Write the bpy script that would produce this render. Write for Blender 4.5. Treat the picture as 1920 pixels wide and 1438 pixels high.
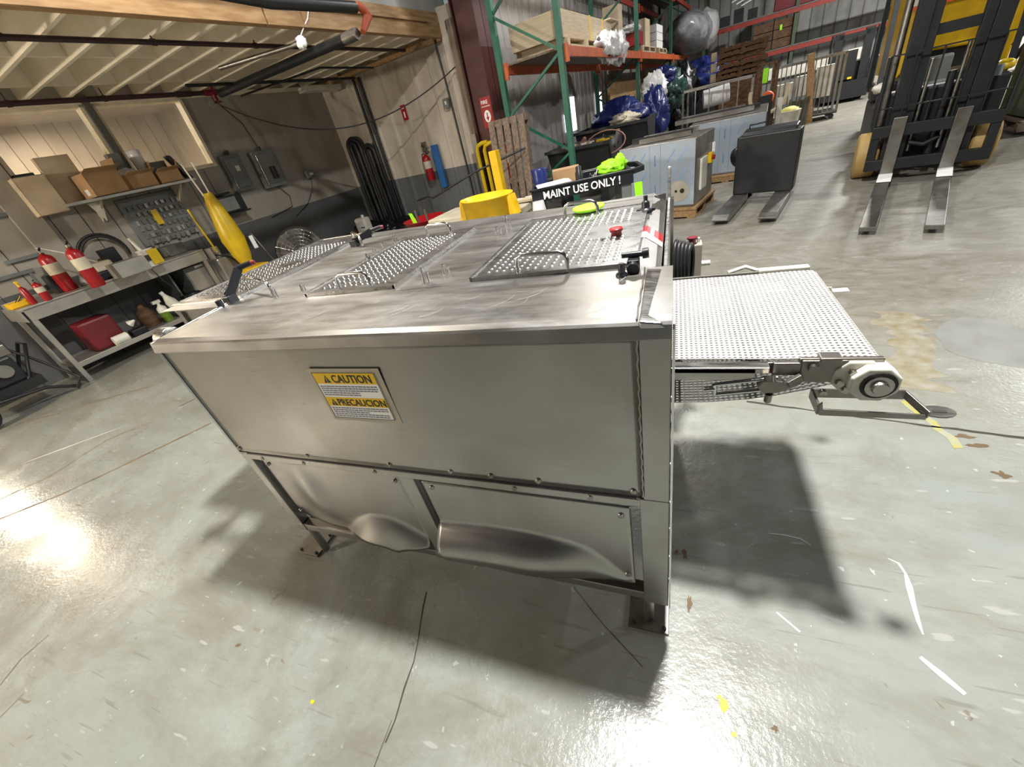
import bpy, math, random
from mathutils import Vector, Matrix, noise

# ------------------------------------------------------------------ scene, camera, light
for o in list(bpy.data.objects): bpy.data.objects.remove(o)
scene = bpy.context.scene
COL = scene.collection
H = 1.55
F_PX = 742.48
UPV = Vector((-0.20417687, -0.81915685, -0.535998))
DV = Vector((0.31274957, -0.57342161, 0.75721554))
WV = Vector((0.92763113, 0.01302724, -0.37327038))
CAM = Vector((0, 0, H))
cd = bpy.data.cameras.new('camera')
cam = bpy.data.objects.new('camera', cd); COL.objects.link(cam)
def c2w(v): return Vector((v.dot(WV), v.dot(DV), v.dot(UPV)))
cx, cy, cz = c2w(Vector((1, 0, 0))), c2w(Vector((0, -1, 0))), c2w(Vector((0, 0, -1)))
cam.matrix_world = Matrix(((cx.x, cy.x, cz.x, 0), (cx.y, cy.y, cz.y, 0), (cx.z, cy.z, cz.z, H), (0, 0, 0, 1)))
cd.sensor_fit = 'HORIZONTAL'; cd.sensor_width = 36; cd.lens = F_PX / 1920 * 36
cd.clip_start = 0.02; cd.clip_end = 200
scene.camera = cam
scene.view_settings.view_transform = 'Standard'; scene.view_settings.look = 'None'
scene.view_settings.gamma = 1; scene.view_settings.use_curve_mapping = False
scene.view_settings.exposure = 0.0
world = bpy.data.worlds.new('world'); scene.world = world; world.use_nodes = True
world.node_tree.nodes['Background'].inputs[0].default_value = (0.75, 0.82, 0.9, 1)
world.node_tree.nodes['Background'].inputs[1].default_value = 0.3

# room frame (u along the corrugated wall, v away from the camera)
A8 = math.radians(-8)
O0 = Vector((-6.6, 8.2, 0))
FR = Matrix.Translation(O0) @ Matrix.Rotation(A8, 4, 'Z')
FW = Matrix.Identity(4)
FRI = FR.inverted()
def R(u, v, z=0.0): return FR @ Vector((u, v, z))
# (x, y, z, power, size, colour) of the high-bay lamps
HIGHBAYS = [(0.12, 1.48, 5.0, 520, 0.34, (1.0, 0.97, 0.92)),
            (-1.0, 8.2, 5.4, 190, 0.5, (1.0, 0.97, 0.92)),
            (8.8, 7.2, 5.4, 480, 0.5, (1.0, 0.98, 0.95)),
            (11.5, -4.5, 5.4, 380, 0.5, (1.0, 0.98, 0.95)),
            (1.5, -6.5, 5.4, 220, 0.5, (1.0, 0.97, 0.92)),
            (-3.4, 3.0, 4.6, 110, 0.5, (1.0, 0.93, 0.82)),
            (5.2, 15.0, 5.4, 620, 0.5, (1.0, 0.98, 0.95)),
            (10.5, 14.0, 5.4, 760, 0.5, (1.0, 0.98, 0.95))]

# ------------------------------------------------------------------ helpers
def _ray(x, y): return c2w(Vector(((x - 960) / F_PX, (y - 719) / F_PX, 1)))
def PZ(x, y, z=0.0):
    r = _ray(x, y); return CAM + r * ((z - H) / r.z)
def PY(x, y, Y):
    r = _ray(x, y); return CAM + r * (Y / r.y)
def PU(x, y, u):       # point of the picture on the room plane u (room coords)
    r = _ray(x, y); n = (FR.to_3x3() @ Vector((1, 0, 0)))
    P = CAM + r * ((R(u, 0) - CAM).dot(n) / r.dot(n)); return FRI @ P
def PV(x, y, v):
    r = _ray(x, y); n = (FR.to_3x3() @ Vector((0, 1, 0)))
    P = CAM + r * ((R(0, v) - CAM).dot(n) / r.dot(n)); return FRI @ P
def PZR(x, y, z=0.0): return FRI @ PZ(x, y, z)

def lnk(nt, a, b): nt.links.new(a, b)
def mat(name, col, rough=0.6, metal=0.0, var=0.12, scale=6.0, bump=0.0, bscale=40.0, col2=None, stretch=(1, 1, 1), emit=0.0, spec=0.5, detail=4, alpha=1.0, coat=0.0, world_co=False):
    m = bpy.data.materials.new(name); m.use_nodes = True
    nt = m.node_tree; b = nt.nodes['Principled BSDF']
    b.inputs['Roughness'].default_value = rough; b.inputs['Metallic'].default_value = metal
    b.inputs['Specular IOR Level'].default_value = spec; b.inputs['Coat Weight'].default_value = coat
    tc = nt.nodes.new('ShaderNodeTexCoord'); mp = nt.nodes.new('ShaderNodeMapping')
    mp.inputs['Scale'].default_value = stretch
    lnk(nt, tc.outputs['Object'], mp.inputs['Vector'])
    n = nt.nodes.new('ShaderNodeTexNoise'); n.inputs['Scale'].default_value = scale; n.inputs['Detail'].default_value = detail
    lnk(nt, mp.outputs[0], n.inputs['Vector'])
    cr = nt.nodes.new('ShaderNodeValToRGB')
    if col2 is None: a = [c * (1 - var) for c in col]; c2 = [min(1, c * (1 + var)) for c in col]
    else: a = list(col2); c2 = list(col)
    cr.color_ramp.elements[0].position = 0.35; cr.color_ramp.elements[1].position = 0.65
    cr.color_ramp.elements[0].color = (*a, 1); cr.color_ramp.elements[1].color = (*c2, 1)
    lnk(nt, n.outputs[0], cr.inputs[0]); lnk(nt, cr.outputs[0], b.inputs['Base Color'])
    if bump:
        n2 = nt.nodes.new('ShaderNodeTexNoise'); n2.inputs['Scale'].default_value = bscale
        lnk(nt, mp.outputs[0], n2.inputs['Vector'])
        bp = nt.nodes.new('ShaderNodeBump'); bp.inputs['Strength'].default_value = bump; bp.inputs['Distance'].default_value = 0.01
        lnk(nt, n2.outputs[0], bp.inputs['Height']); lnk(nt, bp.outputs[0], b.inputs['Normal'])
    if emit:
        b.inputs['Emission Color'].default_value = (*col, 1); b.inputs['Emission Strength'].default_value = emit
    if alpha < 1: b.inputs['Alpha'].default_value = alpha
    return m

def steel(name, col=(0.55, 0.55, 0.54), r0=0.2, r1=0.42, stretch=(2, 30, 30), dent=0.12, stain=(0.36, 0.34, 0.31), dscale=2.2, micro=0.03):
    m = bpy.data.materials.new(name); m.use_nodes = True
    nt = m.node_tree; b = nt.nodes['Principled BSDF']; b.inputs['Metallic'].default_value = 1
    tc = nt.nodes.new('ShaderNodeTexCoord'); mp = nt.nodes.new('ShaderNodeMapping'); mp.inputs['Scale'].default_value = stretch
    lnk(nt, tc.outputs['Object'], mp.inputs['Vector'])
    n = nt.nodes.new('ShaderNodeTexNoise'); n.inputs['Scale'].default_value = 3; n.inputs['Detail'].default_value = 8; n.inputs['Roughness'].default_value = 0.7
    lnk(nt, mp.outputs[0], n.inputs['Vector'])
    mr = nt.nodes.new('ShaderNodeMapRange'); mr.inputs['To Min'].default_value = r0; mr.inputs['To Max'].default_value = r1
    mr.inputs['From Min'].default_value = 0.3; mr.inputs['From Max'].default_value = 0.7
    lnk(nt, n.outputs[0], mr.inputs['Value']); lnk(nt, mr.outputs[0], b.inputs['Roughness'])
    n2 = nt.nodes.new('ShaderNodeTexNoise'); n2.inputs['Scale'].default_value = 2.5; n2.inputs['Detail'].default_value = 6; n2.inputs['Distortion'].default_value = 0.8
    lnk(nt, tc.outputs['Object'], n2.inputs['Vector'])
    cr = nt.nodes.new('ShaderNodeValToRGB'); cr.color_ramp.elements[0].position = 0.38; cr.color_ramp.elements[1].position = 0.62
    cr.color_ramp.elements[0].color = (*stain, 1); cr.color_ramp.elements[1].color = (*col, 1)
    lnk(nt, n2.outputs[0], cr.inputs[0]); lnk(nt, cr.outputs[0], b.inputs['Base Color'])
    n3 = nt.nodes.new('ShaderNodeTexNoise'); n3.inputs['Scale'].default_value = dscale; n3.inputs['Detail'].default_value = 1
    lnk(nt, tc.outputs['Object'], n3.inputs['Vector'])
    b1 = nt.nodes.new('ShaderNodeBump'); b1.inputs['Strength'].default_value = dent; b1.inputs['Distance'].default_value = 0.08
    lnk(nt, n3.outputs[0], b1.inputs['Height'])
    b2 = nt.nodes.new('ShaderNodeBump'); b2.inputs['Strength'].default_value = micro; b2.inputs['Distance'].default_value = 0.0005
    lnk(nt, n.outputs[0], b2.inputs['Height']); lnk(nt, b1.outputs[0], b2.inputs['Normal']); lnk(nt, b2.outputs[0], b.inputs['Normal'])
    return m

class MB:
    """collects shapes (given in frame T) and links them as one mesh object"""
    def __init__(s, T=FW): s.v = []; s.f = []; s.sm = []; s.mi = []; s.T = T; s.m = 0; s.L = None
    def add(s, vs, fs, smooth=False):
        b = len(s.v); T = s.T @ s.L if s.L is not None else s.T
        s.v += [T @ Vector(p) for p in vs]; s.f += [tuple(i + b for i in f) for f in fs]
        s.sm += [smooth] * len(fs); s.mi += [s.m] * len(fs); return s
    def box(s, a, b, rz=0.0, rx=0.0, ry=0.0):
        c = [(a[i] + b[i]) / 2 for i in range(3)]; h = [abs(b[i] - a[i]) / 2 for i in range(3)]
        Mx = Matrix.Translation(c) @ Matrix.Rotation(rz, 4, 'Z') @ Matrix.Rotation(ry, 4, 'Y') @ Matrix.Rotation(rx, 4, 'X')
        vs = [Mx @ Vector((x * h[0], y * h[1], z * h[2])) for x in (-1, 1) for y in (-1, 1) for z in (-1, 1)]
        return s.add(vs, [(0, 1, 3, 2), (4, 6, 7, 5), (0, 4, 5, 1), (2, 3, 7, 6), (0, 2, 6, 4), (1, 5, 7, 3)])
    def bar(s, p, q, w, h=None, up=(0, 0, 1)):
        h = h or w; p = Vector(p); q = Vector(q); d = (q - p).normalized(); up = Vector(up)
        if abs(d.dot(up)) > 0.98: up = Vector((0, 1, 0)) if abs(d.y) < 0.9 else Vector((1, 0, 0))
        sx = d.cross(up).normalized() * w / 2; sy = sx.cross(d).normalized() * h / 2
        vs = [e + sx * i + sy * j for e in (p, q) for i, j in ((-1, -1), (1, -1), (1, 1), (-1, 1))]
        return s.add(vs, [(0, 3, 2, 1), (4, 5, 6, 7), (0, 1, 5, 4), (1, 2, 6, 5), (2, 3, 7, 6), (3, 0, 4, 7)])
    def tube(s, pts, r, n=8, closed=False, rs=None):
        pts = [Vector(p) for p in pts]; k = len(pts); vs = []; fs = []; prev = None
        for i, p in enumerate(pts):
            if closed: d = pts[(i + 1) % k] - pts[i - 1]
            else: d = pts[min(i + 1, k - 1)] - pts[max(i - 1, 0)]
            if d.length < 1e-9: d = Vector((0, 0, 1))
            d.normalize()
            if prev is None:
                a = Vector((0, 0, 1)) if abs(d.z) < 0.9 else Vector((1, 0, 0)); x = d.cross(a).normalized()
            else: x = (prev - d * prev.dot(d)).normalized()
            prev = x; y = d.cross(x); rr = rs[i] if rs else r
            vs += [p + (x * math.cos(t) + y * math.sin(t)) * rr for t in [2 * math.pi * j / n for j in range(n)]]
        for i in range(k if closed else k - 1):
            j = (i + 1) % k
            for a in range(n): fs.append((i * n + a, i * n + (a + 1) % n, j * n + (a + 1) % n, j * n + a))
        s.add(vs, fs, True)
        if not closed:
            s.add(vs[:n], [tuple(reversed(range(n)))]); s.add(vs[-n:], [tuple(range(n))])
        return s
    def cyl(s, p, q, r, r2=None, n=16): return s.tube([p, q], r, n, rs=[r, r if r2 is None else r2])
    def lathe(s, c, prof, n=20, axis='Z', smooth=True):
        Mx = {'Z': Matrix.Identity(3), 'X': Matrix.Rotation(math.pi / 2, 3, 'Y'), 'Y': Matrix.Rotation(-math.pi / 2, 3, 'X')}[axis]
        c = Vector(c); vs = []; fs = []
        for r, z in prof: vs += [c + Mx @ Vector((r * math.cos(2 * math.pi * j / n), r * math.sin(2 * math.pi * j / n), z)) for j in range(n)]
        for i in range(len(prof) - 1):
            for a in range(n): fs.append((i * n + a, i * n + (a + 1) % n, (i + 1) * n + (a + 1) % n, (i + 1) * n + a))
        s.add(vs, fs, smooth)
        s.add(vs[:n], [tuple(reversed(range(n)))]); s.add(vs[-n:], [tuple(range(n))]); return s
    def prism(s, poly, axis, a, b):
        """extrude 2D polygon: axis 'Y' -> poly is (x,z); 'X' -> (y,z); 'Z' -> (x,y)"""
        def P(p, t): return {'Y': (p[0], t, p[1]), 'X': (t, p[0], p[1]), 'Z': (p[0], p[1], t)}[axis]
        n = len(poly); vs = [P(p, a) for p in poly] + [P(p, b) for p in poly]
        return s.add(vs, [tuple(range(n)), tuple(reversed(range(n, 2 * n)))] + [(i, i + n, (i + 1) % n + n, (i + 1) % n) for i in range(n)])
    def grid(s, fn, nu, nv, smooth=True):
        vs = [fn(i / nu, j / nv) for j in range(nv + 1) for i in range(nu + 1)]
        fs = [(j * (nu + 1) + i, j * (nu + 1) + i + 1, (j + 1) * (nu + 1) + i + 1, (j + 1) * (nu + 1) + i) for j in range(nv) for i in range(nu)]
        return s.add(vs, fs, smooth)
    def blob(s, c, r, amp=0.25, seed=0, n=14, freq=1.6, ridged=True):
        c = Vector(c); r = Vector(r) if not isinstance(r, (int, float)) else Vector((r, r, r)); vs = []; fs = []
        m = n * 2
        for i in range(n + 1):
            th = math.pi * i / n
            for j in range(m):
                ph = 2 * math.pi * j / m
                d = Vector((math.sin(th) * math.cos(ph), math.sin(th) * math.sin(ph), math.cos(th)))
                q = d * freq + Vector((seed * 7.3, seed * 1.7, seed * 3.1))
                k = noise.noise(q) + 0.5 * noise.noise(q * 2.3)
                if ridged: k = 0.8 - 2.2 * abs(k) + 0.3 * noise.noise(q * 5)
                rr = 1 + amp * k
                vs.append(c + Vector((d.x * r.x, d.y * r.y, d.z * r.z)) * rr)
        for i in range(n):
            for j in range(m): fs.append((i * m + j, (i + 1) * m + j, (i + 1) * m + (j + 1) % m, i * m + (j + 1) % m))
        return s.add(vs, fs, True)
    def build(s, name, mats, parent=None, bevel=0.0, solid=0.0, origin=None):
        if not isinstance(mats, (list, tuple)): mats = [mats]
        if parent is not None: inv = parent['_m'] ; inv = MATS[parent.name].inverted()
        else:
            if origin is None:
                lo = [min(v[i] for v in s.v) for i in range(3)]; hi = [max(v[i] for v in s.v) for i in range(3)]
                origin = Vector(((lo[0] + hi[0]) / 2, (lo[1] + hi[1]) / 2, lo[2]))
            inv = Matrix.Translation(-Vector(origin))
        me = bpy.data.meshes.new(name); me.from_pydata([inv @ v for v in s.v], [], s.f)
        me.polygons.foreach_set('use_smooth', s.sm); me.polygons.foreach_set('material_index', s.mi)
        for m in mats: me.materials.append(m)
        me.update()
        o = bpy.data.objects.new(name, me); COL.objects.link(o)
        if parent is not None: o.parent = parent; MATS[o.name] = MATS[parent.name]; o['_m'] = 0
        else: o.location = Vector(origin); MATS[o.name] = Matrix.Translation(Vector(origin)); o['_m'] = 0
        if solid:
            md = o.modifiers.new('solid', 'SOLIDIFY'); md.thickness = solid; md.offset = 0
        if bevel:
            md = o.modifiers.new('bevel', 'BEVEL'); md.width = bevel; md.segments = 2; md.limit_method = 'ANGLE'; md.angle_limit = 0.7
        return o
MATS = {}
def tag(o, label=None, cat=None, group=None, kind=None):
    if label: o['label'] = label
    if cat: o['category'] = cat
    if group: o['group'] = group
    if kind: o['kind'] = kind
    return o
def thing(name, label, cat, loc, rz=0.0, group=None):
    o = bpy.data.objects.new(name, None); COL.objects.link(o); o.empty_display_size = 0.1
    o.location = Vector(loc); o.rotation_euler = (0, 0, rz); o['_m'] = 0
    MATS[o.name] = Matrix.Translation(Vector(loc)) @ Matrix.Rotation(rz, 4, 'Z')
    return tag(o, label, cat, group)
def struct(o, label=None): o['kind'] = 'structure'; (label and tag(o, label)); return o
def FT(loc, rz=0.0, base=FW): return base @ Matrix.Translation(Vector(loc)) @ Matrix.Rotation(rz, 4, 'Z')
def text(name, body, size, T, m, parent, depth=0.002, align='LEFT', xs=1.0):
    cu = bpy.data.curves.new(name, 'FONT'); cu.body = body; cu.size = size; cu.extrude = depth; cu.align_x = align; cu.offset = size * 0.02
    cu.resolution_u = 3
    to = bpy.data.objects.new('tmp_text', cu); COL.objects.link(to)
    dg = bpy.context.evaluated_depsgraph_get(); me = bpy.data.meshes.new_from_object(to.evaluated_get(dg))
    bpy.data.objects.remove(to); bpy.data.curves.remove(cu)
    mb = MB(T @ Matrix.Diagonal((xs, 1, 1, 1))); mb.add([v.co.copy() for v in me.vertices], [tuple(p.vertices) for p in me.polygons])
    bpy.data.meshes.remove(me)
    return mb.build(name, m, parent)

# ------------------------------------------------------------------ materials
M = {}
M['steel'] = steel('brushed_steel')
M['steel_front'] = steel('front_sheet_steel', (0.37, 0.36, 0.345), 0.27, 0.35, (1.0, 8, 14), 0.10, (0.31, 0.295, 0.27), 1.6, 0.0)
M['steel_top'] = steel('worn_top_steel', (0.42, 0.415, 0.41), 0.30, 0.46, (1.5, 6, 3), 0.035, (0.31, 0.295, 0.27), 2.0, 0.0)
M['steel_lid'] = steel('lid_steel', (0.46, 0.46, 0.46), 0.22, 0.36, (5, 10, 10), 0.02, (0.38, 0.37, 0.36), 2.2, 0.0)
M['louvre'] = mat('louvre_steel', (0.29, 0.29, 0.29), 0.42, 1.0, var=.05)
M['steel_dark'] = steel('dull_steel', (0.34, 0.33, 0.31), 0.3, 0.5, (4, 20, 10), 0.02, (0.22, 0.2, 0.18))
M['chrome'] = mat('polished_rod', (0.7, 0.7, 0.7), 0.18, 1.0)
M['white_plastic'] = mat('white_plastic', (0.78, 0.76, 0.68), 0.4, col2=(0.62, 0.6, 0.52))
M['black_plastic'] = mat('black_plastic', (0.012, 0.013, 0.017), 0.35)
M['black_rubber'] = mat('black_rubber', (0.015, 0.015, 0.017), 0.45)
M['black_metal'] = mat('black_metal', (0.022, 0.024, 0.027), 0.42, 0.3, bump=0.05)
M['grey_metal'] = mat('grey_painted_metal', (0.14, 0.155, 0.15), 0.45)
M['red'] = mat('red_paint', (0.30, 0.006, 0.01), 0.32)
M['dark_red'] = mat('dark_red_paint', (0.16, 0.012, 0.02), 0.4)
M['red_pipe'] = mat('dark_red_pipe', (0.035, 0.012, 0.014), 0.5)
M['blue'] = mat('blue_paint', (0.02, 0.11, 0.32), 0.4)
M['yellow'] = mat('yellow_plastic', (0.85, 0.52, 0.01), 0.4)
M['yellow2'] = mat('yellow_vinyl', (0.62, 0.42, 0.01), 0.35, bump=0.3, bscale=9)
M['lime'] = mat('lime_plastic', (0.35, 0.9, 0.02), 0.5)
M['green'] = mat('rack_green', (0.012, 0.11, 0.065), 0.45, col2=(0.02, 0.14, 0.09))
M['dark_green'] = mat('dull_green', (0.06, 0.09, 0.05), 0.5)
M['orange'] = mat('beam_orange', (0.62, 0.13, 0.035), 0.45, col2=(0.45, 0.09, 0.03))
M['red_beam'] = mat('beam_red', (0.30, 0.035, 0.025), 0.5)
M['maroon'] = mat('column_maroon', (0.065, 0.018, 0.016), 0.5)
M['cardboard'] = mat('cardboard', (0.42, 0.26, 0.13), 0.8, scale=4)
M['cardboard_l'] = mat('pale_cardboard', (0.58, 0.47, 0.33), 0.8, scale=4)
M['ply'] = mat('pale_wood', (0.52, 0.43, 0.30), 0.7, stretch=(2, 2, 30), scale=2)
M['wood'] = mat('yellow_wood', (0.40, 0.255, 0.125), 0.65, stretch=(12, 1.2, 12), scale=2, col2=(0.27, 0.155, 0.065))
M['old_wood'] = mat('weathered_wood', (0.24, 0.18, 0.135), 0.8, stretch=(20, 20, 1.5), scale=1.5, col2=(0.13, 0.095, 0.07))
M['brown_wood'] = mat('brown_wood', (0.16, 0.085, 0.04), 0.8, stretch=(3, 3, 10), scale=3, col2=(0.07, 0.035, 0.018))
M['cream'] = mat('cream_paint', (0.60, 0.53, 0.42), 0.6, scale=3, col2=(0.50, 0.43, 0.33), bump=0.1)
M['joist'] = mat('joist_paint', (0.84, 0.76, 0.62), 0.65, scale=2.5, col2=(0.74, 0.66, 0.52), bump=0.15)
M['beige'] = mat('beige_enamel', (0.42, 0.38, 0.31), 0.5)
M['bench'] = steel('galvanised_bench', (0.55, 0.53, 0.48), 0.35, 0.5, (3, 3, 3), 0.02, (0.45, 0.43, 0.38))
M['bench_p'] = mat('bench_metal', (0.42, 0.405, 0.37), 0.38, 0.6, scale=4)
M['panel_grey'] = mat('panel_grey', (0.16, 0.17, 0.16), 0.5)
M['film'] = mat('blue_film', (0.37, 0.43, 0.50), 0.38, 0.25, scale=1.5)
M['film_ink'] = mat('film_ink', (0.10, 0.22, 0.45), 0.5)
M['white_paper'] = mat('white_paper', (0.85, 0.85, 0.84), 0.6, var=0.03)
M['ink'] = mat('black_ink', (0.02, 0.018, 0.012), 0.6)
M['ink_grey'] = mat('grey_print', (0.22, 0.22, 0.27), 0.6)
M['label_yellow'] = mat('label_yellow', (0.80, 0.50, 0.0), 0.5, var=0.04)
M['glue'] = mat('old_glue', (0.42, 0.38, 0.30), 0.6)
M['tan'] = mat('tan_tyre', (0.42, 0.28, 0.10), 0.6)
M['yellow_truck'] = mat('truck_yellow', (0.62, 0.38, 0.01), 0.35)
M['tarp_blue'] = mat('blue_tarp', (0.012, 0.022, 0.13), 0.32, scale=3, bump=0.4, bscale=14)
M['tarp_green'] = mat('green_tarp', (0.02, 0.06, 0.05), 0.3, bump=0.4, bscale=14)
M['tarp_black'] = mat('black_tarp', (0.008, 0.008, 0.012), 0.3, bump=0.4, bscale=14)
M['plastic_wrap'] = mat('white_wrap', (0.7, 0.7, 0.7), 0.25, bump=0.6, bscale=14, scale=5)
M['wrap_dark'] = mat('clear_wrap', (0.30, 0.32, 0.34), 0.2, bump=0.6, bscale=9, scale=3, col2=(0.12, 0.13, 0.14))
M['wrap_light'] = mat('pale_wrap', (0.42, 0.43, 0.44), 0.2, bump=0.6, bscale=9, scale=4)
M['hopper'] = mat('hopper_grey', (0.035, 0.038, 0.042), 0.45, 0.2)
M['olive'] = mat('olive_paint', (0.075, 0.09, 0.05), 0.5)
M['skirt'] = mat('red_orange', (0.8, 0.13, 0.03), 0.5)
M['copper'] = mat('rusty_wire', (0.25, 0.12, 0.09), 0.5)
M['hoses'] = mat('hose_beige', (0.55, 0.50, 0.38), 0.5)

def wall_mat(name, top, low, zsplit, rough=0.6, dirt=0.25, gloss=None):
    m = bpy.data.materials.new(name); m.use_nodes = True; nt = m.node_tree; b = nt.nodes['Principled BSDF']
    b.inputs['Roughness'].default_value = rough
    g = nt.nodes.new('ShaderNodeNewGeometry'); sp = nt.nodes.new('ShaderNodeSeparateXYZ'); lnk(nt, g.outputs['Position'], sp.inputs[0])
    n = nt.nodes.new('ShaderNodeTexNoise'); n.inputs['Scale'].default_value = 1.3; n.inputs['Detail'].default_value = 8; n.inputs['Roughness'].default_value = 0.65
    mp = nt.nodes.new('ShaderNodeMapping'); mp.inputs['Scale'].default_value = (1.5, 1.5, 0.5)
    lnk(nt, g.outputs['Position'], mp.inputs[0]); lnk(nt, mp.outputs[0], n.inputs['Vector'])
    ma = nt.nodes.new('ShaderNodeMath'); ma.operation = 'GREATER_THAN'; ma.inputs[1].default_value = zsplit; lnk(nt, sp.outputs['Z'], ma.inputs[0])
    mx = nt.nodes.new('ShaderNodeMix'); mx.data_type = 'RGBA'; mx.inputs[6].default_value = (*low, 1); mx.inputs[7].default_value = (*top, 1)
    lnk(nt, ma.outputs[0], mx.inputs[0])
    cr = nt.nodes.new('ShaderNodeValToRGB'); cr.color_ramp.elements[0].position = 0.35; cr.color_ramp.elements[1].position = 0.6
    k = 1 - dirt; cr.color_ramp.elements[0].color = (k, k * 0.97, k * 0.92, 1); cr.color_ramp.elements[1].color = (1, 1, 1, 1)
    lnk(nt, n.outputs[0], cr.inputs[0])
    mu = nt.nodes.new('ShaderNodeMix'); mu.data_type = 'RGBA'; mu.blend_type = 'MULTIPLY'; mu.inputs[0].default_value = 1
    lnk(nt, mx.outputs[2], mu.inputs[6]); lnk(nt, cr.outputs[0], mu.inputs[7]); lnk(nt, mu.outputs[2], b.inputs['Base Color'])
    bp = nt.nodes.new('ShaderNodeBump'); bp.inputs['Strength'].default_value = 0.2; bp.inputs['Distance'].default_value = 0.01
    lnk(nt, n.outputs[0], bp.inputs['Height']); lnk(nt, bp.outputs[0], b.inputs['Normal'])
    return m
M['wall_cream'] = wall_mat('annex_wall_paint', (0.36, 0.335, 0.29), (0.10, 0.105, 0.11), 1.09)
M['corr_cream'] = wall_mat('corrugated_paint', (0.56, 0.50, 0.42), (0.13, 0.14, 0.145), 1.1, 0.5, 0.35)
M['corr_grey'] = wall_mat('corrugated_grey', (0.27, 0.26, 0.25), (0.25, 0.25, 0.24), 0.3, 0.6, 0.25)
M['wall_grey'] = wall_mat('far_wall_paint', (0.46, 0.47, 0.455), (0.3, 0.3, 0.3), 0.3, 0.6, 0.3)
M['dark_wall'] = wall_mat('dark_wall_paint', (0.05, 0.053, 0.068), (0.05, 0.05, 0.06), 0.3, 0.7, 0.2)
M['ceil'] = wall_mat('roof_lining', (0.13, 0.13, 0.13), (0.4, 0.4, 0.4), 0, 0.8)

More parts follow.
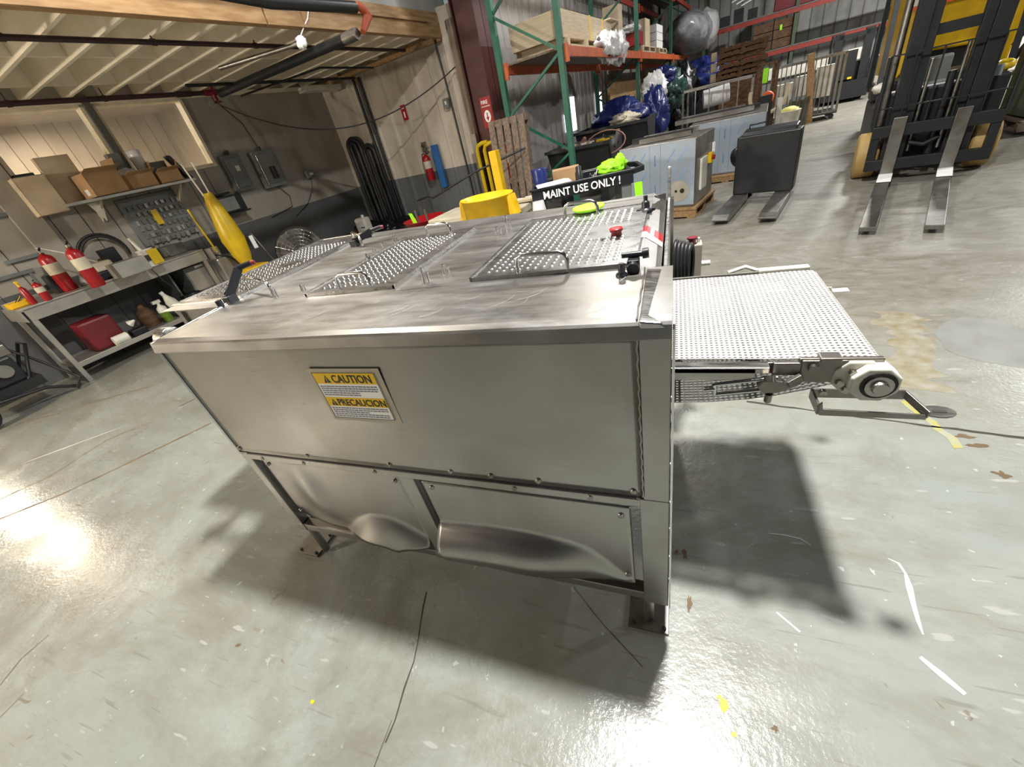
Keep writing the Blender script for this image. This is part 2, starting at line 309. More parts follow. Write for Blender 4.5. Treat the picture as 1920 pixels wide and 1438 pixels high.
def floor_mat():
    m = bpy.data.materials.new('painted_concrete'); m.use_nodes = True; nt = m.node_tree; b = nt.nodes['Principled BSDF']
    g = nt.nodes.new('ShaderNodeNewGeometry')
    def N(scale, detail=5, rough=0.55, stretch=(1, 1, 1), rot=0, dist=0.0):
        mp = nt.nodes.new('ShaderNodeMapping'); mp.inputs['Scale'].default_value = stretch; mp.inputs['Rotation'].default_value = (0, 0, rot)
        lnk(nt, g.outputs['Position'], mp.inputs[0]); n = nt.nodes.new('ShaderNodeTexNoise')
        n.inputs['Scale'].default_value = scale; n.inputs['Detail'].default_value = detail; n.inputs['Roughness'].default_value = rough; n.inputs['Distortion'].default_value = dist
        lnk(nt, mp.outputs[0], n.inputs['Vector']); return n.outputs[0]
    def ramp(x, p0, p1, c0, c1):
        cr = nt.nodes.new('ShaderNodeValToRGB'); cr.color_ramp.elements[0].position = p0; cr.color_ramp.elements[1].position = p1
        cr.color_ramp.elements[0].color = (*c0, 1); cr.color_ramp.elements[1].color = (*c1, 1); lnk(nt, x, cr.inputs[0]); return cr.outputs[0]
    def mix(f, a, bb, mode='MIX'):
        mx = nt.nodes.new('ShaderNodeMix'); mx.data_type = 'RGBA'; mx.blend_type = mode
        if isinstance(f, float): mx.inputs[0].default_value = f
        else: lnk(nt, f, mx.inputs[0])
        for s, k in ((a, 6), (bb, 7)):
            if isinstance(s, tuple): mx.inputs[k].default_value = (*s, 1)
            else: lnk(nt, s, mx.inputs[k])
        return mx.outputs[2]
    W1 = (1, 1, 1); K = (0, 0, 0)
    base = ramp(N(0.9, 6), 0.35, 0.65, (0.40, 0.455, 0.43), (0.48, 0.54, 0.51))
    base = mix(ramp(N(2.5, 8, 0.7, (1, 2.2, 1), 0.6), 0.42, 0.62, K, (0.6,) * 3), base, (0.33, 0.33, 0.29))
    base = mix(ramp(N(0.8, 9, 0.75, (1, 1, 1), 0, 0.6), 0.50, 0.64, K, (0.7,) * 3), base, (0.24, 0.23, 0.18))
    base = mix(ramp(N(30, 2, 0.5, (0.12, 2.5, 1), 1.1), 0.68, 0.72, K, (0.5,) * 3), base, (0.22, 0.21, 0.19))
    base = mix(ramp(N(26, 2, 0.5, (0.12, 2.2, 1), 2.2), 0.69, 0.73, K, (0.45,) * 3), base, (0.24, 0.23, 0.2))
    # bare, browner concrete towards the back of the hall
    sp = nt.nodes.new('ShaderNodeSeparateXYZ'); lnk(nt, g.outputs['Position'], sp.inputs[0])
    ad = nt.nodes.new('ShaderNodeMath'); ad.operation = 'MULTIPLY_ADD'; ad.inputs[1].default_value = 0.45; ad.inputs[2].default_value = -0.35
    lnk(nt, sp.outputs['Y'], ad.inputs[0])
    nn = nt.nodes.new('ShaderNodeMath'); nn.operation = 'MULTIPLY_ADD'; nn.inputs[1].default_value = 2.2
    lnk(nt, N(1.1, 6), nn.inputs[0]); lnk(nt, ad.outputs[0], nn.inputs[2])
    far = ramp(nn.outputs[0], 0.0, 1.0, K, W1)
    mr = nt.nodes.new('ShaderNodeMapRange'); mr.inputs['From Min'].default_value = 1.35; mr.inputs['From Max'].default_value = 2.3
    lnk(nt, nn.outputs[0], mr.inputs['Value'])
    bare = ramp(N(2.6, 9, 0.72, (1, 1.8, 1), 0.3, 1.6), 0.36, 0.62, (0.20, 0.19, 0.15), (0.40, 0.395, 0.355))
    bare = mix(ramp(N(1.3, 8, 0.7, (2.2, 1, 1), 0.9, 1.2), 0.50, 0.66, K, (0.6,) * 3), bare, (0.24, 0.215, 0.155))
    base = mix(mr.outputs[0], base, bare)
    # scuffs, chips and scratches
    base = mix(ramp(N(9, 4, 0.5, (0.35, 3, 1), 0.9), 0.66, 0.72, K, (0.5,) * 3), base, (0.20, 0.185, 0.15))
    base = mix(ramp(N(14, 2, 0.4, (0.5, 2.2, 1), 1.9), 0.70, 0.73, K, (0.8,) * 3), base, (0.62, 0.64, 0.62))
    base = mix(ramp(N(6, 3, 0.5, (1.6, 1.6, 1), 0.0, 0.8), 0.72, 0.745, K, (0.7,) * 3), base, (0.20, 0.14, 0.08))
    base = mix(ramp(N(22, 3, 0.6), 0.30, 0.27, K, (0.5,) * 3), base, (0.12, 0.11, 0.09))
    lnk(nt, base, b.inputs['Base Color'])
    r = ramp(N(1.6, 6, 0.6, (1, 1, 1), 0, 0.5), 0.38, 0.66, (0.10,) * 3, (0.36,) * 3)
    rr = mix(mr.outputs[0], r, (0.5, 0.5, 0.5)); lnk(nt, rr, b.inputs['Roughness'])
    b1 = nt.nodes.new('ShaderNodeBump'); b1.inputs['Strength'].default_value = 0.35; b1.inputs['Distance'].default_value = 0.004
    lnk(nt, N(55, 4, 0.6), b1.inputs['Height'])
    b2 = nt.nodes.new('ShaderNodeBump'); b2.inputs['Strength'].default_value = 0.25; b2.inputs['Distance'].default_value = 0.02
    lnk(nt, N(3.0, 3), b2.inputs['Height']); lnk(nt, b1.outputs[0], b2.inputs['Normal']); lnk(nt, b2.outputs[0], b.inputs['Normal'])
    return m
M['floor'] = floor_mat()
M['crack'] = mat('floor_crack', (0.04, 0.035, 0.028), 0.8)
M['joint'] = mat('floor_joint', (0.22, 0.16, 0.09), 0.8, scale=9, col2=(0.12, 0.09, 0.06))
M['stain'] = mat('rust_stain', (0.21, 0.175, 0.095), 0.6, scale=12, col2=(0.30, 0.29, 0.235), detail=8)
M['floor_yellow'] = mat('floor_yellow_paint', (0.38, 0.35, 0.07), 0.5, scale=22, col2=(0.33, 0.34, 0.26), detail=8)
M['chip'] = mat('yellow_chip', (0.85, 0.52, 0.0), 0.5)
M['brown_chip'] = mat('brown_chip', (0.13, 0.085, 0.045), 0.7, scale=14)
M['chip_white'] = mat('white_scrape', (0.50, 0.52, 0.50), 0.5)
M['damp'] = mat('damp_patch', (0.22, 0.225, 0.21), 0.55, scale=6)

random.seed(5)
# ------------------------------------------------------------------ the setting
fl = MB(); fl.add([(-16, -12, 0), (26, -12, 0), (26, 30, 0), (-16, 30, 0)], [(0, 1, 2, 3)])
FM = [M['floor'], M['crack'], M['joint'], M['stain'], M['floor_yellow'], M['chip'], M['brown_chip'], M['chip_white'], M['damp']]
def strip(pts, w, mi, z=0.0008, jit=0.0, taper=False):
    P = [PZ(*p) for p in pts]; out = []
    for a, b in zip(P, P[1:]):
        k = max(1, int((b - a).length / 0.05))
        out += [a.lerp(b, i / k) for i in range(k)]
    out.append(P[-1]); L = []; Rr = []; n = len(out)
    for i, p in enumerate(out):
        d = (out[min(i + 1, n - 1)] - out[max(i - 1, 0)]).normalized(); s = Vector((-d.y, d.x, 0))
        j = random.uniform(-jit, jit); ww = w / 2 * (1 + random.uniform(-0.4, 0.4) * (jit > 0))
        if taper: ww *= math.sin(math.pi * (i + 0.35) / (n - 0.3)) ** 0.5
        L.append(p + s * (ww + j) + Vector((0, 0, z))); Rr.append(p + s * (-ww + j) + Vector((0, 0, z)))
    fl.m = mi; fl.add(L + Rr, [(i, i + 1, n + i + 1, n + i) for i in range(n - 1)]); fl.m = 0
def patch(cx, cy, rx, ry, mi, seed=0, z=0.001, amp=0.5, rot=0.0):
    c = PZ(cx, cy); n = 28; vs = [c + Vector((0, 0, z))]
    for i in range(n):
        t = 2 * math.pi * i / n; k = 1 + amp * noise.noise(Vector((math.cos(t) * 1.7 + seed, math.sin(t) * 1.7, seed * 2.1)))
        x, y = rx * k * math.cos(t), ry * k * math.sin(t)
        vs.append(c + Vector((x * math.cos(rot) - y * math.sin(rot), x * math.sin(rot) + y * math.cos(rot), z)))
    fl.m = mi; fl.add(vs, [(0, i + 1, (i + 1) % n + 1) for i in range(n)]); fl.m = 0
strip([(1400, 753), (1560, 775), (1731, 797), (1925, 822)], 0.012, 1, jit=0.003)
strip([(-5, 975), (120, 925), (240, 868), (396, 793)], 0.02, 2, jit=0.001)
strip([(-5, 938), (90, 895), (200, 825), (288, 790)], 0.012, 2, jit=0.006)
strip([(0, 803), (90, 780), (190, 750), (290, 722)], 0.016, 2, jit=0.012)
strip([(335, 763), (365, 748)], 0.01, 1)
strip([(0, 1285), (40, 1235), (92, 1190)], 0.006, 2)
strip([(0, 1345), (45, 1300)], 0.005, 2)
strip([(800, 1110), (790, 1160), (783, 1205), (776, 1240), (758, 1290), (740, 1350), (722, 1392)], 0.0045, 1, jit=0.003)
strip([(735, 1350), (700, 1440)], 0.002, 1, jit=0.002)
strip([(1075, 1100), (1130, 1170), (1205, 1250)], 0.002, 1, jit=0.001)
strip([(1690, 752), (1725, 778), (1760, 805), (1800, 840)], 0.035, 4, jit=0.012)
strip([(1685, 585), (1700, 640), (1712, 690), (1720, 730)], 0.20, 3, jit=0.05, z=0.0005)
strip([(1510, 303), (1560, 296), (1612, 284)], 0.02, 1)
strip([(1525, 200), (1580, 182), (1700, 152)], 0.12, 4, z=0.001)
strip([(1725, 1232), (1765, 1265), (1810, 1302)], 0.02, 7, taper=True)
strip([(1440, 1000), (1470, 1003), (1500, 1010), (1520, 1022)], 0.006, 7, taper=True)
strip([(1665, 1047), (1685, 1056), (1698, 1075), (1706, 1100), (1714, 1135), (1722, 1165), (1732, 1190)], 0.014, 7, jit=0.002, taper=True)
strip([(1456, 1148), (1500, 1185)], 0.009, 7, taper=True)
strip([(40, 870), (230, 800)], 0.02, 7, taper=True)
patch(1357, 1322, 0.012, 0.018, 5, 3); patch(1376, 1377, 0.006, 0.006, 5, 4); patch(1348, 1307, 0.006, 0.006, 5, 7)
patch(586, 1316, 0.008, 0.006, 5, 5)
for x, y, a, b, s in ((1252, 970, .012, .035, 1), (1250, 945, .008, .02, 2), (1292, 1132, .009, .028, 3), (1284, 1040, .008, .022, 6), (1269, 1035, .005, .012, 9), (1880, 890, .02, .02, 8), (1830, 835, .04, .012, 11), (1808, 818, .03, .012, 12), (1453, 1366, .007, .008, 13), (447, 1210, .012, .008, 14)):
    patch(x, y, a, b, 6, s, amp=0.9)
patch(1862, 640, 0.22, 0.3, 8, 21, z=0.0006, amp=0.25)
struct(fl.build('floor', FM, origin=(0, 0, 0)), 'painted grey green concrete floor with wet shine, scrapes and a saw-cut joint')

# left wall of the annex: vertical boards, two lit office windows, a third further left
wl = MB(FR)
WIN = [(-3.93, -2.76, 1.98, 2.9), (-5.14, -4.02, 1.98, 2.9), (-7.50, -7.26, 1.0, 2.3)]
def wall_rects(v0, v1, z0, z1, holes):
    vs = sorted({v0, v1} | {h[0] for h in holes} | {h[1] for h in holes}); zs = sorted({z0, z1} | {h[2] for h in holes} | {h[3] for h in holes})
    for a, b in zip(vs, vs[1:]):
        for c, d in zip(zs, zs[1:]):
            if any(h[0] <= a + 1e-6 and b <= h[1] + 1e-6 and h[2] <= c + 1e-6 and d <= h[3] + 1e-6 for h in holes): continue
            yield a, b, c, d
for a, b, c, d in wall_rects(-13, 0.0, 0, 3.3, WIN): wl.box((-0.12, a, c), (0, b, d))
v = -9.0
while v < -2.9:
    if not any(h[0] < v < h[1] for h in WIN): wl.m = 1; wl.box((-0.001, v - .004, 0), (0.003, v + .004, 3.1)); wl.m = 0
    else:
        wl.m = 1; wl.box((-0.001, v - .004, 0), (0.003, v + .004, 1.0 if v < -7 else 1.96)); wl.m = 0
    v += 0.30
struct(wl.build('wall_left', [M['wall_cream'], M['crack']], bevel=0), 'dirty cream boarded wall with a dark grey lower band')
M['glass'] = mat('window_glass', (0.9, 0.92, 0.9), 0.03, alpha=0.18, var=0.01)
M['jamb'] = mat('window_jamb', (0.72, 0.64, 0.48), 0.5)
M['post'] = mat('grey_post', (0.12, 0.12, 0.115), 0.6)
M['office'] = mat('office_panelling', (0.50, 0.42, 0.33), 0.5, stretch=(1, 1, 0.3), scale=5)
M['lit'] = mat('lit_pane', (1.0, 0.86, 0.68), 0.5, var=0.02, emit=40.0)
for i, (a, b, c, d) in enumerate(WIN[:2]):
    f = MB(FR); t = 0.045
    f.box((-0.12, a, c), (0.02, a + t, d)); f.box((-0.12, b - t, c), (0.02, b, d)); f.box((-0.12, a, c), (0.03, b, c + 0.05)); f.box((-0.12, a, d - 0.03), (0.02, b, d))
    w = struct(f.build('window_%d' % (i + 1), M['jamb'], bevel=0.003), ('office window beside the electrical panels', 'office window behind the cardboard boxes')[i])
    g = MB(FR); g.box((-0.07, a + t, c + 0.05), (-0.065, b - t, d - 0.03)); g.build('pane', M['glass'], w)
pm = MB(FR); pm.box((-0.12, -4.02, 1.9), (0.05, -3.93, 3.0)); struct(pm.build('trim_1', M['post'], bevel=0.004))
pm = MB(FR); pm.box((0.0, -5.42, 0.9), (0.06, -5.16, 3.0)); struct(pm.build('trim_2', M['wall_cream'], bevel=0.004))
a, b, c, d = WIN[2]
f = MB(FR); f.box((-0.12, a, c), (0.02, a + .02, d)); f.box((-0.12, b - .02, c), (0.02, b, d)); f.box((-0.12, a, d - .02), (0.02, b, d)); f.box((-0.12, a, c), (0.02, b, c + .02))
w3 = struct(f.build('window_3', M['jamb'])); g = MB(FR); g.box((-0.07, a + .02, c + .02), (-0.05, b - .02, d - .02)); g.build('pane', M['lit'], w3)
# office room seen through the panes
of = MB(FR); of.box((-3.1, -9, 0), (-3.0, 0, 3.2)); of.box((-3.1, -6.2, 0), (-0.12, -6.1, 3.2)); of.box((-3.1, -1.6, 0), (-0.12, -1.5, 3.2)); of.box((-3.1, -9, 3.2), (-0.12, 0, 3.3))
of.m = 1
for k in range(20): of.box((-3.0, -6 + k * .24, 0), (-2.995, -5.99 + k * .24, 3.2))
struct(of.build('wall_office', [M['office'], M['joint']]), 'brown panelled office wall behind the windows')
def area(name, loc, power, size, color, target=None, shape='DISK', sy=None):
    l = bpy.data.lights.new(name, 'AREA'); l.energy = power; l.shape = shape; l.size = size; l.color = color
    if sy: l.size_y = sy
    o = bpy.data.objects.new(name, l); COL.objects.link(o); o.location = loc
    if target is not None:
        o.rotation_euler = (Vector(target) - Vector(loc)).to_track_quat('-Z', 'Y').to_euler()
    return o
area('office_lamp_light', R(-1.6, -4.0, 3.12), 110, 1.2, (1, 0.86, 0.66), R(-1.6, -4.0, 0), 'RECTANGLE', 0.5)

# corrugated wall facing the camera and the outer wall running back behind the rack
def corrugated(F, length, z0, z1, pitch, rib, depth):
    pts = []; u = 0.0
    while u < length:
        for du, dd in ((0, 0), (pitch - rib, 0), (pitch - rib * 0.72, depth), (pitch - rib * 0.28, depth)):
            pts.append((u + du, dd))
        u += pitch
    pts = [p for p in pts if p[0] <= length] + [(length, 0)]
    m_ = MB(F); n = len(pts)
    m_.add([(x, -d, z) for z in (z0, z1) for x, d in pts] + [(x, 0.12, z) for z in (z0, z1) for x, d in pts],
           [(i, i + 1, n + i + 1, n + i) for i in range(n - 1)] + [(2 * n + i + 1, 2 * n + i, 3 * n + i, 3 * n + i + 1) for i in range(n - 1)])
    return m_
struct(corrugated(FR, 3.45, 0, 3.3, 0.40, 0.13, 0.04).build('wall_back', M['corr_cream']), 'cream corrugated metal wall with a grey painted base')
struct(corrugated(FR @ Matrix.Translation((3.95, 0.25, 0)) @ Matrix.Rotation(math.pi / 2, 4, 'Z'), 16.5, 0, 6.5, 0.30, 0.1, 0.018).build('wall_outer', M['corr_grey']), 'grey corrugated metal wall behind the pallet rack')
wb = MB(FR); wb.box((3.38, 0.0, 0), (3.9, 0.3, 6.5)); struct(wb.build('wall_return', M['corr_grey']))
wf = MB(FR); wf.box((3.9, 16.6, 0), (28, 16.8, 6.5))
wf.m = 1
for k in range(60): wf.box((4 + k * .4, 16.57, 0), (4.03 + k * .4, 16.6, 6.5))
struct(wf.build('wall_far', [M['wall_grey'], M['corr_grey']]), 'grey metal wall at the far end of the hall')
wr = MB(FR); wr.box((27.8, -14, 0), (28, 16.8, 6.5)); struct(wr.build('wall_right', M['dark_wall']))
wn = MB(FR); wn.box((-0.2, -13.2, 0), (28, -13, 6.5)); struct(wn.build('wall_front', M['dark_wall']))
ce = MB(FR); ce.box((3.08, -13.2, 6.5), (28, 16.8, 6.6))
for k in range(16): ce.box((3.1, -12.5 + k * 1.8, 6.2), (28, -12.38 + k * 1.8, 6.5))
struct(ce.build('ceiling', M['ceil']))
# wall above the annex, wooden fascia, joists
up = MB(FR); up.box((2.98, -13, 3.24), (3.08, 0.3, 6.5)); struct(up.build('wall_upper', M['wall_grey']))
fa = MB(FR); fa.box((3.02, -13, 2.93), (3.12, -3.3, 3.24)); fa.box((3.02, -3.28, 2.93), (3.12, -0.03, 3.24)); fa.box((3.12, -13, 3.10), (3.15, -0.4, 3.14))
struct(fa.build('trim_3', M['wood'], bevel=0.004), 'wooden beam along the open edge of the annex ceiling')
jo = MB(FR)
for k in range(30):
    v = -0.45 - 0.412 * k
    jo.box((0.0, v - 0.02, 2.95), (3.03, v + 0.02, 3.2))
    for u in (0.6, 1.7): jo.box((u, v + 0.02, 2.98), (u + 0.03, v + 0.39, 3.2))
jo.box((0, -13, 3.2), (3.05, 0.1, 3.24)); jo.box((0, -13, 2.9), (0.03, 0, 2.96))
struct(jo.build('ceiling_joists', M['joist']), 'cream painted wooden ceiling joists over the annex')
e2 = MB(FR); e2.box((0.0, -0.09, 2.9), (3.1, -0.04, 2.98)); struct(e2.build('trim_4', M['wood']))
wp = MB(FR); wp.box((3.30, -0.14, 0), (3.42, -0.02, 3.1)); struct(wp.build('trim_5', M['old_wood'], bevel=0.004), 'old wooden post at the end of the corrugated wall')
# H column
hc = MB(FR); hc.box((3.55, -0.35, 0), (3.57, 0.1, 6.5)); hc.box((3.93, -0.35, 0), (3.95, 0.1, 6.5)); hc.box((3.55, -0.14, 0), (3.95, -0.11, 6.5)); hc.box((3.62, -0.36, 0), (3.95, -0.34, 6.5))
col = struct(hc.build('trim_6', M['maroon'], bevel=0.003), 'dark red steel column')
gb = MB(FR); gb.box((3.0, 0.05, 2.45), (3.6, 0.2, 2.62)); gb.box((3.0, 0.0, 3.0), (3.6, 0.2, 3.12)); struct(gb.build('trim_7', M['black_metal']))

# light coming in at gaps in the outer metal wall
M['day'] = mat('daylight_gap', (0.85, 0.92, 1.0), 0.5, var=0.01, emit=2.2)
gaps = MB(FR)
for (p, q) in (((1068, 182), (1082, 243)), ((1117, 174), (1131, 232)), ((1164, 168), (1170, 180)), ((1058, 215), (1064, 248))):
    a = PU(p[0], p[1], 3.99); b = PU(q[0], q[1], 3.99)
    gaps.box((3.98, a.y, max(b.z, .2)), (3.995, b.y, a.z))
struct(gaps.build('window_4', M['day']), 'bright daylight panels low in the corrugated wall')

# lamps
for i, (x, y, z, e, s, c) in enumerate(HIGHBAYS):
    t = thing('high_bay_lamp', 'round high-bay lamp hanging from the roof ' + ('directly over the steel machine', 'beside the pallet rack', 'over the forklift', 'far to the right behind the camera', 'behind the camera', 'nearest the open side of the annex', 'over the cage carts', 'over the yellow lift truck')[i], 'lamp', (x, y, z), 0, 'high-bay lamps under the hall roof')
    k = MB(); k.lathe((x, y, z + 0.02), [(s * .56, 0), (s * .5, .1), (s * .2, .22), (s * .1, .3)], 20); k.build('lamp_shade', M['grey_metal'], t)
    if 6.5 > z + .3:
        k = MB(); k.cyl((x, y, z + .3), (x, y, 6.5), 0.01, n=6); k.build('hanging_rod', M['black_metal'], t)
    L = area('high_bay_light', (x, y, z), e, s, c); L.parent = t; L.location = (0, 0, 0)

# ------------------------------------------------------------------ the stainless machine
Y0 = 0.70; XL = -1.60; ZT = 1.20
mc = thing('stainless_conveyor_machine', 'large dented stainless steel machine with perforated lids and a white outfeed belt', 'machine', (-0.8, 1.3, 0))
S = M['steel']
def lerp(a, b, t): return a + (b - a) * t
def sst(a, b, x): x = max(0, min(1, (x - a) / (b - a))); return x * x * (3 - 2 * x)
# front hood: slightly bowed front sheet with a folded lip
def front(s, t):
    x = lerp(XL + 0.002, -0.062, s); z = lerp(1.175, 0.705, t)
    bow = 0.006 * math.sin(math.pi * s) * math.sin(math.pi * t) + 0.002 * noise.noise(Vector((x * 2.2, z * 3, 1)))
    return (x, Y0 - bow + 0.004, z)
k = MB(); k.grid(front, 48, 20); k.build('front_sheet', M['steel_front'], mc, solid=0.003)
k = MB(); k.box((-0.062, Y0 - 0.004, 0.70), (0.0, Y0 + 0.05, 1.176)); k.build('corner_post', M['steel_front'], mc, bevel=0.004)
k = MB(); k.box((XL, Y0 + .004, .70), (XL + .004, 0.97, 1.17)); k.build('side_sheet', M['steel_front'], mc)
def lip(s, t):
    x = lerp(XL - 0.004, 0.0, s)
    prof = [(Y0 + 0.006, 1.164), (Y0 - 0.010, 1.165), (Y0 - 0.012, 1.168), (Y0 - 0.007, 1.195), (Y0 - 0.002, 1.200), (Y0 + 0.02, 1.203), (Y0 + 0.1, 1.2025), (0.90, 1.201), (0.985, 1.2005)]
    y, z = prof[int(round(t * 8))]
    w_ = 0.0025 * noise.noise(Vector((x * 3, y * 4, 5))) * (1 if 3 <= t * 8 else .4)
    return (x, y + w_ * 0.4, z + w_)
k = MB(); k.grid(lip, 60, 8, False); k.build('hood_top', M['steel_top'], mc)
k = MB(); k.tube([(XL, Y0 - .006, 1.196), (XL, 0.99, 1.204)], 0.007); k.tube([(XL, Y0, 1.19), (XL, Y0 + .002, .70)], 0.005)
k.build('rim_rod', M['chrome'], mc)
# weld seam and corner cap
k = MB(); k.tube([(-0.062 + .0015 * math.sin(i * 2.1), Y0 - 0.006, 1.17 - i * .012) for i in range(39)], 0.0022, 5)
k.tube([(-0.062 + .001 * math.sin(i * 1.7), Y0 + i * .02, 1.204) for i in range(15)], 0.0018, 5); k.build('weld_seam', M['steel_dark'], mc)
k = MB(); k.prism([(-0.058, 1.205), (-0.02, 1.200), (-0.006, 1.19), (-0.006, 1.17), (-0.058, 1.17)], 'Y', Y0 - 0.008, Y0 + 0.27)
k.build('corner_cap', M['steel'], mc, bevel=0.004)
# deck behind the hood
k = MB()
k.grid(lambda s, t: (lerp(-2.03, -0.075, s), lerp(0.985, 1.86, t), 1.200 + 0.003 * noise.noise(Vector((s * 5, t * 3, 2)))), 50, 20)
k.add([(-0.075, 0.985, 1.2), (-0.075, 1.86, 1.2), (-0.028, 1.86, 1.165), (-0.028, 0.97, 1.165)], [(0, 3, 2, 1)])
k.add([(-2.03, 1.86, 1.2), (-2.09, 2.06, 1.196), (-0.04, 1.84, 1.196), (-0.075, 1.80, 1.2)], [(0, 3, 2, 1)])
k.add([(-2.03, 0.985, 1.2), (-2.03, 1.06, 1.2), (-2.09, 2.06, 1.196), (-2.03, 1.86, 1.2)], [(0, 1, 2, 3)])
k.build('deck_top', M['steel_top'], mc)
k = MB(); k.box((-2.03, 1.062, 0.78), (XL + .0, 1.07, 1.198)); k.box((-2.034, 1.06, 0.78), (-2.028, 2.0, 1.198)); k.box((-2.03, 1.85, 0.72), (-0.03, 1.856, 1.196)); k.box((-2.05, 1.05, 1.17), (-1.6, 1.062, 1.203)); k.box((-2.05, 1.05, 0.75), (-2.02, 1.08, 1.2))
k.build('deck_skirt', M['steel_front'], mc, bevel=0.002)
# end plate on the outfeed side
k = MB()
k.prism([(Y0 + .0, .20), (1.90, .20), (1.90, 1.20), (1.80, 1.235), (1.74, 1.2), (1.0, 1.19), (Y0 + .0, 1.19)], 'X', -0.022, -0.012)
k.prism([(1.72, 1.18), (1.80, 1.18), (1.82, 1.29), (1.78, 1.30)], 'X', -0.022, -0.012)
k.build('end_plate', M['steel'], mc, bevel=0.002)
k = MB(); k.box((0.001, Y0 - .008, .20), (0.006, Y0 + .014, 1.185)); k.build('plate_edge', M['chrome'], mc)
for z in (.3, .42, .55, .66, .8, 1.0):
    k = MB(); k.cyl((-0.012, Y0 + .03, z), (0.002, Y0 + .03, z), 0.008, n=10); k.build('plate_bolt', M['steel_dark'], mc)
# lower frame
k = MB()
k.box((XL, Y0, 0.665), (-0.045, Y0 + .04, 0.695)); k.box((XL, Y0 + .012, 0.69), (0, Y0 + .05, 0.708)); k.box((-.08, Y0 + .001, .655), (0, Y0 + .04, .70))
k.box((XL, Y0 + .002, .2), (XL + .042, Y0 + .045, .70)); k.box((-0.072, Y0 - .002, .2), (-0.0, Y0 + .045, .70))
k.box((-0.845, Y0 + .004, .22), (-0.785, Y0 + .045, .67))
k.box((XL, Y0 + .004, .205), (0, Y0 + .045, .245))
for x in (XL, -0.05): k.box((x, 1.85, .2), (x + .05, 1.9, 1.17)); k.box((x, Y0, .205), (x + .05, 1.9, .245))
k.box((XL, 1.85, .205), (0, 1.89, .245)); k.box((-0.845, Y0, .205), (-.795, 1.9, .245))
k.build('lower_frame', M['steel_front'], mc, bevel=0.003)
k = MB(); k.box((XL + .1, 1.0, .72), (-.1, 1.8, .76)); k.build('drip_tray', M['steel_dark'], mc)
k = MB()
for i in range(60): k.box((XL + .03 + i * .026, Y0 + .008, .695), (XL + .032 + i * .026, Y0 + .014, .705))
k.box((XL, Y0 + .009, .697), (-.02, Y0 + .013, .704)); k.build('hinge_strip', M['ink_grey'], mc)
def bolts(lst, y=Y0 - .003, r=.0085):
    for x, z in lst:
        k = MB(); k.lathe((x, y, z), [(r * .5, .0006), (r * .55, 0), (r, .001), (r, .012)], 10, 'Y'); k.build('screw', M['steel_dark'], mc)
bolts([(XL + .02 + i * .365, .722) for i in range(4)] + [(-.62, .722), (-.34, .722), (-.085, .722)])
bolts([(XL + .12, .68), (-1.26, .68), (-.93, .68), (-.42, .68), (-.2, .68)])
# dented lower panels
def left_panel(s, t):
    x = lerp(-1.545, -0.862, s); z = lerp(0.652, 0.262, t)
    b = 0.02 * math.sin(math.pi * min(1, t * 1.1)) * math.exp(-((s - .28) / .10) ** 2)
    c = sst(0.40, .9, s); e = max(0, (t - (1.02 - .36 * math.sin(math.pi * max(0, min(1, (s - .36) / .72))))) / .36) if s > .36 else 0
    y = Y0 + .022 - b * 0.8 - 0.05 * math.sin(min(1, e) * math.pi / 2)
    z -= 0.012 * sst(.72, 1, t) * math.sin(math.pi * min(1, max(0, (s - .1) / .9))) - .0
    if t > .75 and s < .25: y += .012 * (t - .75) * 4 * (1 - s * 4)
    z += .05 * sst(.7, 1, t) * max(0, .2 - s) * 3 - .02 * sst(.8, 1, t) * math.exp(-((s - .78) / .05) ** 2)
    return (x, y, z)
def right_panel(s, t):
    x = lerp(-0.776, -0.098, s); z = lerp(0.640, 0.258, t)
    crease = 0.60 + 0.10 * s - 0.10 * math.sin(math.pi * s) + .28 * sst(.75, 1, s)
    e = max(0, min(1, (t - crease) / max(.06, 1 - crease))); amp = 0.06 * (1 - sst(.45, 1.0, s)) + .008
    y = Y0 + .018 - amp * math.sin(min(1, e * 1.5) * math.pi / 2) + .01 * math.sin(math.pi * s) * t
    z -= e * 0.012 * (1 - s) ** .6 * (1 + .12 * math.sin(s * 17)) - .02 * t
    if e > .72: y += (e - .72) * .06 * (1 - s)
    return (x, y, z)
def panel(fn, name, lab):
    k = MB(); k.grid(fn, 46, 30); return k.build(name, M['steel_front'], mc, solid=0.003)
panel(left_panel, 'lower_panel', ''); panel(right_panel, 'lower_panel', '')
bolts([(-1.51, .625), (-.885, .62), (-1.52, .34), (-.735, .615), (-.125, .60), (-.12, .31)], Y0 + .012)
# feet
for x, y in ((-1.665, .75), (-0.062, .765), (-1.6, 1.86), (-0.05, 1.86)):
    k = MB(); xc = max(x, XL + .025)
    k.cyl((xc, y - .02, .012), (xc, y - .02, .205), .017, n=12); k.box((x - .07, y - .065, 0), (x + .065, y + .065, .012)); 
    f_ = k.build('foot', M['steel_dark'], mc, bevel=.002)
    for a in (-1, 1):
        for b in (-1, 1): k = MB(); k.cyl((x + a * .05, y + b * .05, .012), (x + a * .05, y + b * .05, .02), .007, n=8); k.build('foot_bolt', M['ink'], f_)
